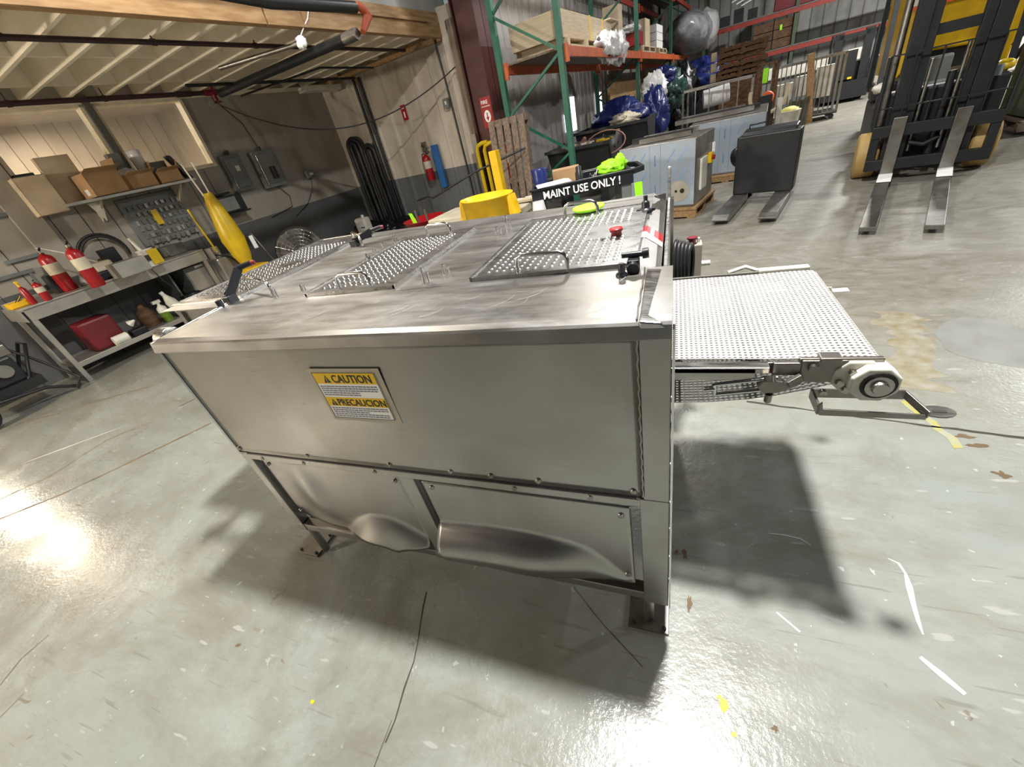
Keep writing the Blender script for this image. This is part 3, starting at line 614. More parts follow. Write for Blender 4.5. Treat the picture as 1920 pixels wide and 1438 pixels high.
# caution label
LT = Matrix(((1, 0, 0, -0.953), (0, 0, -1, Y0 - 0.0075), (0, 1, 0, 1.088), (0, 0, 0, 1)))
lw, lh = 0.222, 0.163
k = MB(LT); k.box((-.012, -lh - .012, -.003), (lw + .02, .012, -.0016)); k.build('glue_residue', M['glue'], mc)
k = MB(LT); k.box((0, -lh, -.002), (lw, 0, 0)); k.m = 1; k.box((.002, -.038, 0), (lw - .002, -.002, .0006)); k.box((.002, -.118, 0), (lw - .002, -.086, .0006))
k.m = 2
for (a, b) in ((0, -.0015), (-lh, -lh + .0015)): k.box((0, min(a, b), 0), (lw, max(a, b), .0007))
for a in (0, lw - .0015): k.box((a, -lh, 0), (a + .0015, 0, .0007))
lab = k.build('caution_label', [M['white_paper'], M['label_yellow'], M['ink']], mc)
def tri(T, x, y, s):
    k = MB(T); k.add([(x, y, .001), (x + s, y, .001), (x + s / 2, y + s, .001)], [(0, 1, 2)])
    k.m = 1; k.add([(x + s * .45, y + s * .25, .0014), (x + s * .55, y + s * .25, .0014), (x + s * .56, y + s * .68, .0014), (x + s * .44, y + s * .68, .0014)], [(0, 1, 2, 3)])
    k.add([(x + s * .45, y + s * .1, .0014), (x + s * .55, y + s * .1, .0014), (x + s * .55, y + s * .19, .0014), (x + s * .45, y + s * .19, .0014)], [(0, 1, 2, 3)])
    k.build('warning_triangle', [M['ink'], M['label_yellow']], lab)
tri(LT, .034, -.034, .026); tri(LT, .016, -.115, .024)
text('lettering', 'CAUTION', .036, LT @ Matrix.Translation((.066, -.033, .001)), M['ink'], lab, .0003, xs=.86)
text('lettering', 'PRECAUCION', .032, LT @ Matrix.Translation((.042, -.114, .001)), M['ink'], lab, .0003, xs=.88)
k = MB(LT); random.seed(3)
for y0, rows in ((-.045, 5), (-.123, 5)):
    for r_ in range(rows):
        x = .008; y = y0 - r_ * .0075; end = lw - random.choice((.01, .012, .08))
        while x < end:
            w_ = random.uniform(.006, .016); k.box((x, y - .0042, 0), (min(x + w_, end), y, .0006)); x += w_ + .0025
k.build('small_print', M['ink_grey'], lab)
# lids with raised louvres
def lid(x0, x1, y0, y1, px0, px1, py0, py1, hole=None, skip=None):
    k = MB()
    k.grid(lambda s, t: (lerp(x0, x1, s), lerp(y0, y1, t), 1.2095), 4, 4)
    k.box((x0, y0, 1.2), (x1, y0 + .008, 1.211)); k.box((x0, y1 - .008, 1.2), (x1, y1, 1.211)); k.box((x0, y0, 1.2), (x0 + .008, y1, 1.213)); k.box((x1 - .008, y0, 1.2), (x1, y1, 1.213))
    ob = k.build('lid', M['steel_lid'], mc)
    k = MB(); nx = int((px1 - px0) / .024); ny = int((py1 - py0) / .026)
    for j in range(ny + 1):
        for i in range(nx + 1):
            x = px0 + i * .024; y = py0 + j * .026 + (i % 2) * .004
            if x > px1: continue
            if skip and skip(x, y): continue
            vs = []; n = 8
            for a in range(n): t = 2 * math.pi * a / n; vs.append((x + .0068 * math.cos(t), y + .0042 * math.sin(t), 1.2096))
            for a in range(n): t = 2 * math.pi * a / n; vs.append((x + .0042 * math.cos(t), y + .0018 * math.sin(t) + .001, 1.2125))
            k.add(vs, [(a, (a + 1) % n, n + (a + 1) % n, n + a) for a in range(n)] + [tuple(range(n, 2 * n))], False)
            k.m = 1; k.add([(x - .007, y - .0068, 1.2098), (x + .007, y - .0068, 1.2098), (x + .007, y - .0046, 1.2098), (x - .007, y - .0046, 1.2098)], [(0, 1, 2, 3)]); k.m = 0
    k.build('louvre_pattern', [M['louvre'], M['ink']], ob)
    return ob
lid1 = lid(-.545, -.085, 1.0, 1.655, -.50, -.125, 1.04, 1.60, skip=lambda x, y: x > -.24 and 1.27 < y < 1.41)
lid2 = lid(-1.20, -.815, 1.005, 1.68, -1.15, -.87, 1.05, 1.62)
lid3 = lid(-2.0, -1.60, 1.06, 1.98, -1.96, -1.66, 1.12, 1.82, skip=lambda x, y: (x + 1.757) ** 2 + (y - 1.487) ** 2 < .004)
k = MB(); k.cyl((-1.757, 1.487, 1.2100), (-1.757, 1.487, 1.2115), .035, n=20); k.build('round_hole', M['ink'], lid3)
def handle(p, q, h, par, r=.006):
    p = Vector(p); q = Vector(q); u = Vector((0, 0, 1)); c = .02; d = (q - p).normalized() * c
    k = MB(); k.tube([p, p + u * (h - c), p + u * (h - c * .3) + d * .3, p + u * h + d, q + u * h - d, q + u * (h - c * .3) - d * .3, q + u * (h - c), q], r, 8)
    k.build('handle', M['chrome'], par)
z = 1.205
handle((-.40, 1.02, z), (-.255, 1.005, z), .05, lid1); handle((-.39, 1.60, z), (-.262, 1.575, z), .055, lid1)
handle((-1.06, 1.035, z), (-.925, 1.032, z), .05, lid2); handle((-1.03, 1.62, z), (-.90, 1.60, z), .055, lid2)
handle((-1.60, 1.80, z), (-1.44, 1.66, z), .05, lid3); handle((-1.66, 1.15, z), (-1.42, 1.06, z), .05, lid3)
for (px, py, hh) in ((690, 489, .03), (700, 472, .02), (797, 532, .05), (833, 513, .03), (951, 431, .055), (932, 440, .03), (515, 557, .04), (567, 545, .025), (740, 455, .04), (719, 465, .025)):
    b = PZ(px, py, 1.2); k = MB(); k.cyl(b, b + Vector((0.004, 0, hh)), .0055, n=8)
    k.cyl(b + Vector((.014, .004, 0)), b + Vector((.016, .004, hh * .7)), .004, n=8); k.build('hinge_pin', M['chrome'], mc)
# black clamps, knobs
def clamp_lever(b, tip, par):
    k = MB(); b = Vector(b); tip = Vector(tip)
    k.box(b + Vector((-.02, -.02, 0)), b + Vector((.02, .02, .03))); k.bar(b + Vector((0, 0, .02)), tip, .02, .03); k.bar(b + Vector((-.012, 0, .03)), tip + Vector((-.006, 0, -.02)), .008, .02)
    k.tube([tip, tip + Vector((.04, .03, .005))], .011, 8)
    o = k.build('clamp_lever', M['black_plastic'], par, bevel=.003)
    k = MB(); k.cyl(tip + Vector((.04, .03, .005)), tip + Vector((.052, .039, .004)), .009, n=10); k.build('clamp_tip', M['dark_red'], o)
clamp_lever(PZ(436, 567, 1.2), PZ(436, 567, 1.2) + Vector((.04, .07, .11)), mc)
clamp_lever(PZ(668, 461, 1.2), PZ(668, 461, 1.2) + Vector((.10, .03, .055)), mc)
k = MB(); b = PZ(417, 577, 1.2); k.cyl(b, b + Vector((0, 0, .03)), .012, n=10); k.build('knob', M['black_plastic'], mc)
b = PZ(1188, 510, 1.2); k = MB()
k.box(b + Vector((-.014, -.008, .0)), b + Vector((.014, .02, .03))); k.cyl(b + Vector((0, -.006, .015)), b + Vector((0, -.018, .013)), .014, n=14); k.tube([b + Vector((-.028, .02, .036)), b + Vector((.028, .02, .036))], .007, 10); k.cyl(b + Vector((.02, .02, .036)), b + Vector((.034, .02, .037)), .012, n=10)
k.build('clamp', M['black_plastic'], mc, bevel=.003)
b = PZ(1166, 518, 1.2); k = MB(); k.lathe(b, [(.014, 0), (.014, .006), (.008, .010), (.008, .03), (.006, .032)], 14); k.build('knob', M['black_plastic'], mc)
b = PZ(1211, 398, 1.2); k = MB(); k.lathe(b, [(.024, 0), (.024, .01), (.014, .016), (.013, .035), (.007, .04), (.007, .055)], 16); k.box(b + Vector((-.032, -.01, .004)), b + Vector((.032, .01, .013))); k.build('clamp', M['black_plastic'], mc, bevel=.002)
b = PZ(1156, 444, 1.205); k = MB(); k.lathe(b, [(.017, 0), (.015, .014), (.019, .018), (.020, .024)], 18); k.m = 1; k.lathe(b + Vector((0, 0, .024)), [(.020, 0), (.019, .002), (.012, .002)], 18)
k.build('button', [M['dark_red'], M['red']], mc)
k = MB(); b = b + Vector((-.03, -.03, 0)); k.cyl(b, b + Vector((-.012, -.008, .002)), .008, n=8); k.build('pin', M['chrome'], mc)
# red and white sticker folded over the bevelled edge
k = MB(); A = lambda x, y, z: (x, y, z + .0015)
k.add([A(-.095, 1.36, 1.2), A(-.075, 1.36, 1.2), A(-.075, 1.24, 1.2), A(-.095, 1.25, 1.2)], [(0, 1, 2, 3)]); k.add([A(-.075, 1.36, 1.2), A(-.03, 1.36, 1.167), A(-.03, 1.24, 1.167), A(-.075, 1.24, 1.2)], [(0, 1, 2, 3)])
k.m = 1; B = lambda x, y, z: (x, y, z + .0022)
k.add([B(-.095, 1.36, 1.2), B(-.075, 1.36, 1.2), B(-.075, 1.30, 1.2), B(-.095, 1.305, 1.2)], [(0, 1, 2, 3)]); k.add([B(-.075, 1.36, 1.2), B(-.065, 1.36, 1.1925), B(-.065, 1.29, 1.1925), B(-.075, 1.295, 1.2)], [(0, 1, 2, 3)]); k.add([B(-.055, 1.36, 1.1855), B(-.03, 1.36, 1.167), B(-.03, 1.28, 1.167), B(-.055, 1.29, 1.1855)], [(0, 1, 2, 3)])
k.build('sticker', [M['white_paper'], M['red']], mc)
# outfeed conveyor
def belt_mat():
    m = bpy.data.materials.new('modular_belt'); m.use_nodes = True; nt = m.node_tree; b = nt.nodes['Principled BSDF']
    b.inputs['Roughness'].default_value = .45
    uv = nt.nodes.new('ShaderNodeUVMap'); sp = nt.nodes.new('ShaderNodeSeparateXYZ'); lnk(nt, uv.outputs[0], sp.inputs[0])
    def M1(op, a, b_=None):
        n = nt.nodes.new('ShaderNodeMath'); n.operation = op
        for i, q in enumerate((a, b_)):
            if q is None: continue
            if isinstance(q, (int, float)): n.inputs[i].default_value = q
            else: lnk(nt, q, n.inputs[i])
        return n.outputs[0]
    row = M1('FLOOR', M1('MULTIPLY', sp.outputs[1], 1.0)); off = M1('MULTIPLY', M1('MODULO', row, 2), 0.0)
    fx = M1('ABSOLUTE', M1('SUBTRACT', M1('FRACT', M1('ADD', sp.outputs[0], off)), .5)); fy = M1('ABSOLUTE', M1('SUBTRACT', M1('FRACT', sp.outputs[1]), .5))
    hole = M1('MULTIPLY', M1('LESS_THAN', fx, .25), M1('LESS_THAN', fy, .20))
    mx = nt.nodes.new('ShaderNodeMix'); mx.data_type = 'RGBA'; mx.inputs[6].default_value = (.42, .415, .39, 1); mx.inputs[7].default_value = (.10, .095, .08, 1); lnk(nt, hole, mx.inputs[0])
    lnk(nt, mx.outputs[2], b.inputs['Base Color'])
    h = M1('ADD', M1('MULTIPLY', hole, -1.0), M1('MULTIPLY', M1('LESS_THAN', M1('ABSOLUTE', M1('SUBTRACT', fx, .42)), .05), -.5))
    bp = nt.nodes.new('ShaderNodeBump'); bp.inputs['Strength'].default_value = .8; bp.inputs['Distance'].default_value = .003; lnk(nt, h, bp.inputs['Height']); lnk(nt, bp.outputs[0], b.inputs['Normal'])
    tr = nt.nodes.new('ShaderNodeBsdfTransparent'); ms = nt.nodes.new('ShaderNodeMixShader'); lnk(nt, M1('MULTIPLY', hole, .6), ms.inputs[0]); lnk(nt, b.outputs[0], ms.inputs[1]); lnk(nt, tr.outputs[0], ms.inputs[2])
    lnk(nt, ms.outputs[0], nt.nodes['Material Output'].inputs[0]); return m
M['belt'] = belt_mat()
BY0, BY1, BZ = 1.05, 1.655, 0.90
path = [(-.25, BZ)] + [(.0 + i * .05, BZ + .0012 * math.sin(i)) for i in range(10)] + [(.455 + .035 * math.sin(a), BZ - .035 + .035 * math.cos(a)) for a in [i * math.pi / 8 for i in range(9)]] + [(.40, .822), (.34, .80), (.27, .778), (.2, .762), (.1, .748), (0, .742), (-.25, .742)]
L = [0]
for p, q in zip(path, path[1:]): L.append(L[-1] + math.dist(p, q))
me = bpy.data.meshes.new('belt'); inv = MATS[mc.name].inverted(); n = len(path)
me.from_pydata([inv @ Vector((p[0], y, p[1])) for y in (BY0, BY1) for p in path], [], [(i, i + 1, n + i + 1, n + i) for i in range(n - 1)])
uvl = me.uv_layers.new(name='UVMap')
for lp in me.loops:
    i = lp.vertex_index; uvl.data[lp.index].uv = (L[i % n] / .0135, (0 if i < n else (BY1 - BY0)) / .0135)
me.materials.append(M['belt']); bo = bpy.data.objects.new('belt', me); COL.objects.link(bo); bo.parent = mc; bo['_m'] = 0; MATS[bo.name] = MATS[mc.name]
for p in me.polygons: p.use_smooth = True
tag(bo, 'white perforated plastic belt')
k = MB(); k.lathe((.455, BY0 + .01, BZ - .035), [(.012, -.07), (.012, 0), (.03, 0), (.03, .59), (.012, .59), (.012, .64)], 18, 'Y'); k.build('end_roller', M['steel_dark'], mc)
P = lambda x, y, Y=1.02: PY(x, y, Y)
k = MB()
for Y_ in (1.035, 1.66): k.box((-.02, Y_, .862), (.41, Y_ + .006, .896))
k.box((0, 1.04, .86), (.03, 1.66, .87)); k.box((.2, 1.04, .86), (.23, 1.66, .87)); k.box((0, BY1 + .006, .885), (.46, BY1 + .016, .906))
k.build('conveyor_frame', M['steel_dark'], mc, bevel=.002)
k = MB(); k.box((-.02, 1.0, .884), (.235, 1.035, .902)); k.box((-.02, 1.0, .862), (.205, 1.005, .9)); k.build('wear_bar', M['steel'], mc, bevel=.002)
# tensioner and bearing, near and far side
def side_gear(Y_, sgn, par):
    k = MB()
    k.box((.245, Y_ - .004, .868), (.31, Y_ + .012, .906)); k.box((.305, Y_ - .008, .850), (.40, Y_ + .004, .915)); k.box((.30, Y_ - .002, .905), (.47, Y_ + .01, .918)); k.box((.34, Y_ - .014, .912), (.385, Y_ + .02, .925))
    k.cyl((.33, Y_ - .02, .895), (.33, Y_, .895), .012, n=12)
    o = k.build('tension_bracket', M['steel_dark'], par, bevel=.003)
    k = MB()
    for a, b in (((.255, .872), (.11, .848)), ((.11, .848), (.112, .815)), ((.112, .815), (.235, .835))): k.tube([(a[0], Y_ - .02, a[1]), (b[0], Y_ - .02, b[1])], .006, 8)
    k.tube([(.085, Y_ - .022, .832), (.112, Y_ - .02, .835)], .008, 6)
    k.build('lever_loop', M['chrome'], o)
    k = MB(); k.prism([(.21, .85), (.225, .875), (.265, .868), (.285, .85), (.255, .832), (.225, .83)], 'Y', Y_ - .034, Y_ - .012); k.cyl((.235, Y_ - .04, .872), (.235, Y_ - .03, .885), .014, n=10); k.cyl((.24, Y_ - .03, .828), (.24, Y_ - .025, .80), .009, n=10); k.bar((.28, Y_ - .02, .85), (.31, Y_ - .01, .868), .012, .024)
    k.build('latch', M['steel_dark'], o, bevel=.002)
    k = MB(); oc = [(.452 + .052 * math.cos(a), .861 + .050 * math.sin(a)) for a in [math.pi / 8 + i * math.pi / 4 for i in range(8)]]
    k.prism(oc, 'Y', Y_ - .035, Y_ + .012); k.prism([(.375, .89), (.40, .912), (.45, .912), (.45, .82), (.40, .82), (.372, .85)], 'Y', Y_ - .012, Y_ + .010)
    h_ = k.build('bearing_housing', M['white_plastic'], par, bevel=.004)
    k = MB(); k.lathe((.458, Y_ - .036, .861), [(.036, -.001), (.036, .004)], 24, 'Y'); k.build('bearing_seal', M['ink'], h_)
    k = MB(); k.lathe((.458, Y_ - .040, .861), [(.028, -.002), (.028, .004), (.02, .004)], 24, 'Y'); k.lathe((.458, Y_ - .046, .861), [(.015, -.006), (.017, -.003), (.017, .01)], 18, 'Y'); k.build('shaft', M['steel'], h_)
    for x, z in ((.388, .855), (.405, .835), (.41, .885), (.36, .825)):
        k = MB(); k.cyl((x, Y_ - .024, z), (x, Y_ - .01, z), .009, n=6); k.build('housing_bolt', M['steel'], h_)
    k = MB(); k.prism([(.342, .808), (.352, .822), (.356, .80), (.555, .792), (.56, .778), (.352, .78), (.344, .79)], 'Y', Y_ - .055, Y_ - .050)
    k.box((.344, Y_ - .055, .783), (.35, Y_ + .02, .812)); k.box((.35, Y_ + .015, .785), (.54, Y_ + .02, .812)); k.bar((.54, Y_ + .018, .80), (.562, Y_ - .052, .79), .005, .022)
    k.build('guard_bracket', M['steel_dark'], par, bevel=.001)
    k = MB(); n2 = 14; out = [(.585 + .032 * math.cos(t), Y_ - .035 + .022 * math.sin(t)) for t in [2 * math.pi * i / n2 for i in range(n2)]]
    vs = [(x, y, z_) for z_ in (.786, .790) for x, y in out]; k.add(vs, [tuple(reversed(range(n2))), tuple(range(n2, 2 * n2))] + [(i, (i + 1) % n2, n2 + (i + 1) % n2, n2 + i) for i in range(n2)])
    k.m = 1; k.box((.575, Y_ - .04, .7895), (.60, Y_ - .032, .7908)); k.build('slotted_tab', [M['steel_dark'], M['ink']], par)
side_gear(1.02, 1, mc)
k = MB(); k.box((.30, 1.66, .895), (.46, 1.69, .91)); k.tube([(.2, 1.69, .9), (.26, 1.70, .915), (.30, 1.69, .9)], .008, 6); k.prism([(.42 + .04 * math.cos(a), .865 + .045 * math.sin(a)) for a in [math.pi / 8 + i * math.pi / 4 for i in range(8)]], 'Y', 1.662, 1.69)
k.box((.344, 1.72, .783), (.56, 1.725, .80)); k.box((.344, 1.66, .783), (.35, 1.72, .80)); k.box((.56, 1.70, .785), (.61, 1.73, .79))
k.build('far_bearing', M['white_plastic'], mc, bevel=.003)
k = MB()
for i in range(5):
    r_ = .10 - i * .006; x = .012 + i * .014
    k.tube([(x + .012 * math.cos(t), 1.79 + .02 * i * .3 + r_ * .55 * math.cos(t), .90 + r_ * 1.15 * math.sin(t)) for t in [2 * math.pi * j / 26 for j in range(26)]], .0085, 8, closed=True)
k.build('cable_coil', M['black_rubber'], mc)
k = MB(); k.box((.06, 1.86, .80), (.115, 1.93, .97)); mbx = k.build('motor_box', M['beige'], mc, bevel=.005)
k = MB(); k.lathe((.075, 1.88, .97), [(.016, 0), (.015, .018), (.021, .022), (.021, .028)], 14); k.build('button', M['dark_red'], mbx)
k = MB(); k.cyl((.115, 1.88, .88), (.15, 1.88, .88), .011, n=10); k.cyl((.1, 1.89, .97), (.1, 1.89, .99), .007, n=8); k.build('connector', M['white_plastic'], mbx)
k = MB(); k.box((-.02, 1.7, .75), (.06, 1.9, .79)); k.build('coil_bracket', M['steel'], mc)
# infeed roller at the left end
k = MB(); k.lathe((-1.83, .86, 1.135), [(.02, -.03), (.045, -.028), (.045, .028), (.02, .03)], 20, 'X'); k.cyl((-1.86, .86, 1.135), (-1.6, .86, 1.135), .018, n=12); k.box((-1.86, .83, 1.06), (-1.80, .90, 1.085)); k.bar((-1.83, .86, 1.08), (-1.83, 1.06, 1.08), .03, .02)
k.build('infeed_roller', M['steel'], mc, bevel=.002)
k = MB(); b = PZ(1100, 410, 1.2)
k.lathe((b.x - .005, 1.66, 1.216), [(.055, 0), (.062, .006), (.06, .012), (.05, .012)], 24)
tag(k.build('green_dish', M['lime']), 'bright green round plastic dish lying behind the right-hand lid handle', 'dish')

# ------------------------------------------------------------------ annex: pipes, boxes on the wall, hoses
def single(mb, name, m, label, cat, group=None, **kw):
    return tag(mb.build(name, m, **kw), label, cat, group)
# sprinkler pipes under the joists
k = MB(FR); z = 2.90; pa = [PZR(x, y, z) for x, y in ((-40, 100), (0, 101), (480, 112))]
k.tube([(2.55, -9, 2.90), (2.55, -.35, 2.90)], .022, 10)
for v in (-5.3, -4.2, -3.1, -2.0): k.cyl((2.55, v, 2.9), (2.55, v, 2.95), .008, n=6); k.cyl((2.55, v - .02, 2.9), (2.55, v + .02, 2.9), .028, n=10)
single(k, 'sprinkler_pipe', M['red_pipe'], 'dark red sprinkler pipe nearest the wooden beam, running under the joists', 'pipe')
k = MB(FR); k.tube([(.62, -9, 2.84), (.62, -2.75, 2.84)], .028, 10); k.tube([(.62, -3.15, 2.84), (.62, -2.95, 2.84)], .036, 10)
for v in (-4.9, -4.0): k.cyl((.62, v, 2.84), (.62, v, 2.95), .008, n=6); k.cyl((.62, v - .02, 2.84), (.62, v + .02, 2.84), .034, n=10)
single(k, 'sprinkler_pipe', M['red_pipe'], 'dark red sprinkler pipe along the top of the office windows', 'pipe')
t = thing('pipe_valve', 'red pipe valve cluster with a gauge near the corner above the electrical panels', 'valve', R(.62, -2.62, 2.84))
k = MB(FR); k.cyl((.62, -2.75, 2.84), (.62, -2.5, 2.84), .04, n=12); k.cyl((.62, -2.62, 2.74), (.62, -2.62, 2.94), .03, n=12); k.build('body', M['dark_red'], t)
k = MB(FR); k.tube([(.62 + .06 * math.cos(a), -2.62 + .06 * math.sin(a), 2.72) for a in [i * math.pi / 6 for i in range(12)]], .008, 6, closed=True); k.build('hand_wheel', M['dark_red'], t)
k = MB(FR); k.cyl((.62, -2.72, 2.70), (.66, -2.74, 2.70), .04, n=14); k.build('gauge', M['steel'], t)
t = thing('ceiling_duct_pipe', 'thick dark pipe slung under the joists with a rusty orange bracket at its end', 'pipe', R(2.2, -2.7, 2.72))
k = MB(FR); a_ = (.75, -2.6, 2.80); b_ = (3.55, -2.72, 2.72); k.tube([a_, b_], .052, 14); k.build('pipe', M['black_metal'], t)
k = MB(FR); k.cyl(Vector(b_), Vector(b_) + Vector((.2, 0, 0)), .056, n=14); k.build('end_sleeve', M['steel_dark'], t)
k = MB(FR)
p0 = PU(668, 8, 3.8); p1 = PU(690, 30, 3.8); p2 = PU(681, 60, 3.8)
k.tube([p0, p0.lerp(p1, .6) + Vector((0, 0, .02)), p1, p2], .03, 8, rs=[.03, .045, .05, .03]); k.build('bracket', mat('rust_orange', (.35, .07, .03), .6), t)
q = PU(505, 3, 3.8); k = MB(FR); k.tube([(3.8, q.y - 2.0, q.z + .1), q, PU(665, 14, 3.8)], .052, 14)
single(k, 'ceiling_duct_pipe', M['black_metal'], 'dark pipe above the wooden beam at the top of the picture', 'pipe')
k = MB(FR); a_ = PZR(412, 128, 2.78); b_ = PZR(560, 82, 2.78); k.tube([a_, b_], .022, 10)
single(k, 'hanging_tube', M['steel_dark'], 'short grey tube tied up below the joists left of the thick pipe', 'pipe')
k = MB(FR); c_ = PU(580, 0, 3.2); d_ = b_ + Vector((0, 0, .01)); k.tube([c_, PU(577, 35, 3.15), PU(570, 50, 3.1), d_], .007, 6); k.blob(b_ + Vector((0.03, 0.02, 0)), (.06, .04, .05), .5, 4, 8)
single(k, 'tie_rope', M['white_paper'], 'white tie rope and fitting holding the short grey tube', 'rope')
k = MB(FR); k.tube([PU(452, 180, .6), PZR(600, 127, 2.8), PZR(700, 127, 2.8)], .014, 8); k.tube([(1.2, -3.3, 2.82), (1.25, -.3, 2.82)], .02, 8)
single(k, 'conduit_pipe', M['black_metal'], 'thin dark pipe crossing under the joists towards the corrugated wall', 'pipe')
# long sagging air hose
pts = []
for i in range(21):
    s = i / 20; a_ = Vector((.62, -2.6, 2.68)); b_ = Vector((3.3, -.12, 2.52)); p = a_.lerp(b_, s); p.z -= .62 * 4 * s * (1 - s) * (1 - .25 * s); pts.append(p)
k = MB(FR); k.tube(pts, .010, 6); single(k, 'air_hose', M['black_rubber'], 'thin black air hose sagging in a long curve across the annex', 'hose')
# fluorescent fixture, off
k = MB(FR); k.box((.45, -.95, 2.78), (.68, -.12, 2.86)); single(k, 'light_fixture', M['white_plastic'], 'small unlit white light fixture under the joists in the corner', 'lamp', bevel=.01)
# electrical panels
def elec(v0, v1, z0, z1, label, breakers, depth=.12):
    t = thing('electrical_panel', label, 'electrical panel', R(0, (v0 + v1) / 2, z0), A8)
    k = MB(FR); k.box((0, v0, z0), (depth, v1, z1)); k.build('cabinet', M['grey_metal'], t, bevel=.006)
    k = MB(FR); k.box((depth, v0 + .05, z0 + .06), (depth + .01, v1 - .05, z1 - .05)); d = k.build('door', M['panel_grey'], t, bevel=.004)
    if breakers:
        k = MB(FR); m_ = (v0 + v1) / 2 + .03; k.box((depth + .008, m_ - .06, z0 + .12), (depth + .016, m_ - .01, z0 + .32)); k.box((depth + .008, m_ + .01, z0 + .12), (depth + .016, m_ + .06, z0 + .32)); k.build('breaker_row', M['ink'], d)
    else: k = MB(FR); k.box((depth + .008, (v0 + v1) / 2, z0 + .3), (depth + .014, (v0 + v1) / 2 + .07, z0 + .38)); k.build('notice', M['white_plastic'], d)
    k = MB(FR); k.tube([(depth + .012, v0 + .05, z0 + .05), (depth + .012, v0 + .05, z1 - .05)], .005, 6); k.build('hinge', M['chrome'], t)
    k = MB(FR); k.cyl((.06, (v0 + v1) / 2, z1), (.06, (v0 + v1) / 2, z1 + .06), .03, n=10); k.build('conduit', M['black_metal'], t)
elec(-2.70, -2.36, 1.55, 2.10, 'grey electrical panel on the left wall, nearer the window', False, .08)
elec(-2.16, -1.72, 1.50, 2.08, 'grey electrical panel with two black breaker rows', True)
t = thing('junction_box', 'small dark junction box on the left wall beyond the electrical panels', 'junction box', R(0, -1.12, 1.5), A8)
k = MB(FR); k.box((0, -1.22, 1.5), (.09, -1.03, 1.63)); k.build('box', M['grey_metal'], t, bevel=.005)
k = MB(FR); k.box((.09, -1.16, 1.54), (.1, -1.08, 1.58)); k.build('notice', M['white_plastic'], t)
def wire(pts, r, label, m='black_rubber', name='cable', cat='cable', F=FR): k = MB(F); k.tube(pts, r, 6); return single(k, name, M[m], label, cat)
wire([(.05, -1.94, 2.14), (.04, -2.0, 2.5), (.06, -2.3, 2.85), (.5, -2.6, 2.84)], .009, 'dark cable rising from the electrical panel with breaker rows')
wire([(.03, -1.12, 1.5), (.03, -1.2, 1.3), (.03, -1.45, 1.08), (.03, -1.8, .95)], .006, 'thin cable drooping from the junction box along the wall')
wire([(.03, -1.9, 1.5), (.03, -1.75, 1.3), (.03, -1.8, 1.12), (.03, -2.3, 1.05)], .006, 'thin cable drooping below the electrical panel with breaker rows')
# cabinet / microwave on the wall
t = thing('microwave_oven', 'black microwave oven on a wall bracket right of the tool board', 'microwave', R(.02, -3.0, 1.28), A8)
k = MB(FR); k.box((.0, -3.22, 1.30), (.30, -2.80, 1.55)); k.build('body', M['black_metal'], t, bevel=.008)
k = MB(FR); k.box((.30, -3.19, 1.33), (.306, -2.92, 1.52)); k.build('door', M['panel_grey'], t)
k = MB(FR); k.box((.0, -3.25, 1.27), (.33, -2.77, 1.295)); k.box((0, -3.22, 1.57), (.2, -2.9, 1.60)); k.build('bracket', M['black_plastic'], t)
# wall shelf
t = thing('wall_shelf', 'grey metal wall shelf below the office windows', 'shelf', R(.18, -4.1, 1.84), A8)
k = MB(FR); k.box((.0, -4.95, 1.835), (.36, -3.36, 1.87)); k.build('board', M['bench_p'], t, bevel=.003)
for v in (-4.62, -3.6):
    k = MB(FR); k.prism([(.0, 1.84), (.33, 1.84), (.0, 1.58)], 'Y', v, v + .03); k.build('bracket', M['cream'], t)
# cardboard boxes on the shelf
def carton(u, v, z, w, d, h, rz, label, m='cardboard', flaps=True, tilt=0, group=None, lab=False):
    T = FR @ Matrix.Translation((u, v, z)) @ Matrix.Rotation(rz, 4, 'Z') @ Matrix.Rotation(tilt, 4, 'Y')
    t = thing('cardboard_box', label, 'box', T.translation, A8 + rz, group)
    k = MB(T); th = .006
    k.box((-w / 2, -d / 2, 0), (w / 2, d / 2, th)); k.box((-w / 2, -d / 2, 0), (-w / 2 + th, d / 2, h)); k.box((w / 2 - th, -d / 2, 0), (w / 2, d / 2, h)); k.box((-w / 2, -d / 2, 0), (w / 2, -d / 2 + th, h)); k.box((-w / 2, d / 2 - th, 0), (w / 2, d / 2, h))
    k.build('carton', M[m], t)
    if flaps:
        for s, ang in ((-1, .5), (1, .25)):
            k = MB(T); k.add([(s * w / 2, -d / 2, h), (s * w / 2, d / 2, h), (s * (w / 2 + .12 * math.cos(ang)), d / 2, h + .12 * math.sin(ang)), (s * (w / 2 + .12 * math.cos(ang)), -d / 2, h + .12 * math.sin(ang))], [(0, 1, 2, 3)]); k.build('flap', M[m], t, solid=.005)
        k = MB(T); k.add([(-w / 2, d / 2, h), (w / 2, d / 2, h), (w / 2, d / 2 + .03, h + .12), (-w / 2, d / 2 + .03, h + .12)], [(0, 1, 2, 3)]); k.build('flap', M[m], t, solid=.005)
    else: k = MB(T); k.box((-w / 2, -d / 2, h - th), (w / 2, d / 2, h)); k.build('lid', M[m], t)
    if lab: k = MB(T); k.box((-.03, -d / 2 - .002, .03), (.05, -d / 2, .10)); k.build('shipping_label', M['white_paper'], t)
    return t
carton(.24, -4.46, 1.875, .30, .40, .27, .12, 'open brown cardboard box with a shipping label on the wall shelf', lab=True)
carton(.20, -4.02, 1.875, .26, .34, .17, 0, 'low brown cardboard box in the middle of the wall shelf')
carton(.20, -3.66, 1.875, .26, .30, .15, 0, 'cardboard box holding yellow gloves on the wall shelf')
carton(.05, -4.70, 1.875, .08, .34, .52, 0, 'tall pale cardboard box standing behind the open brown box', 'cardboard_l', False)
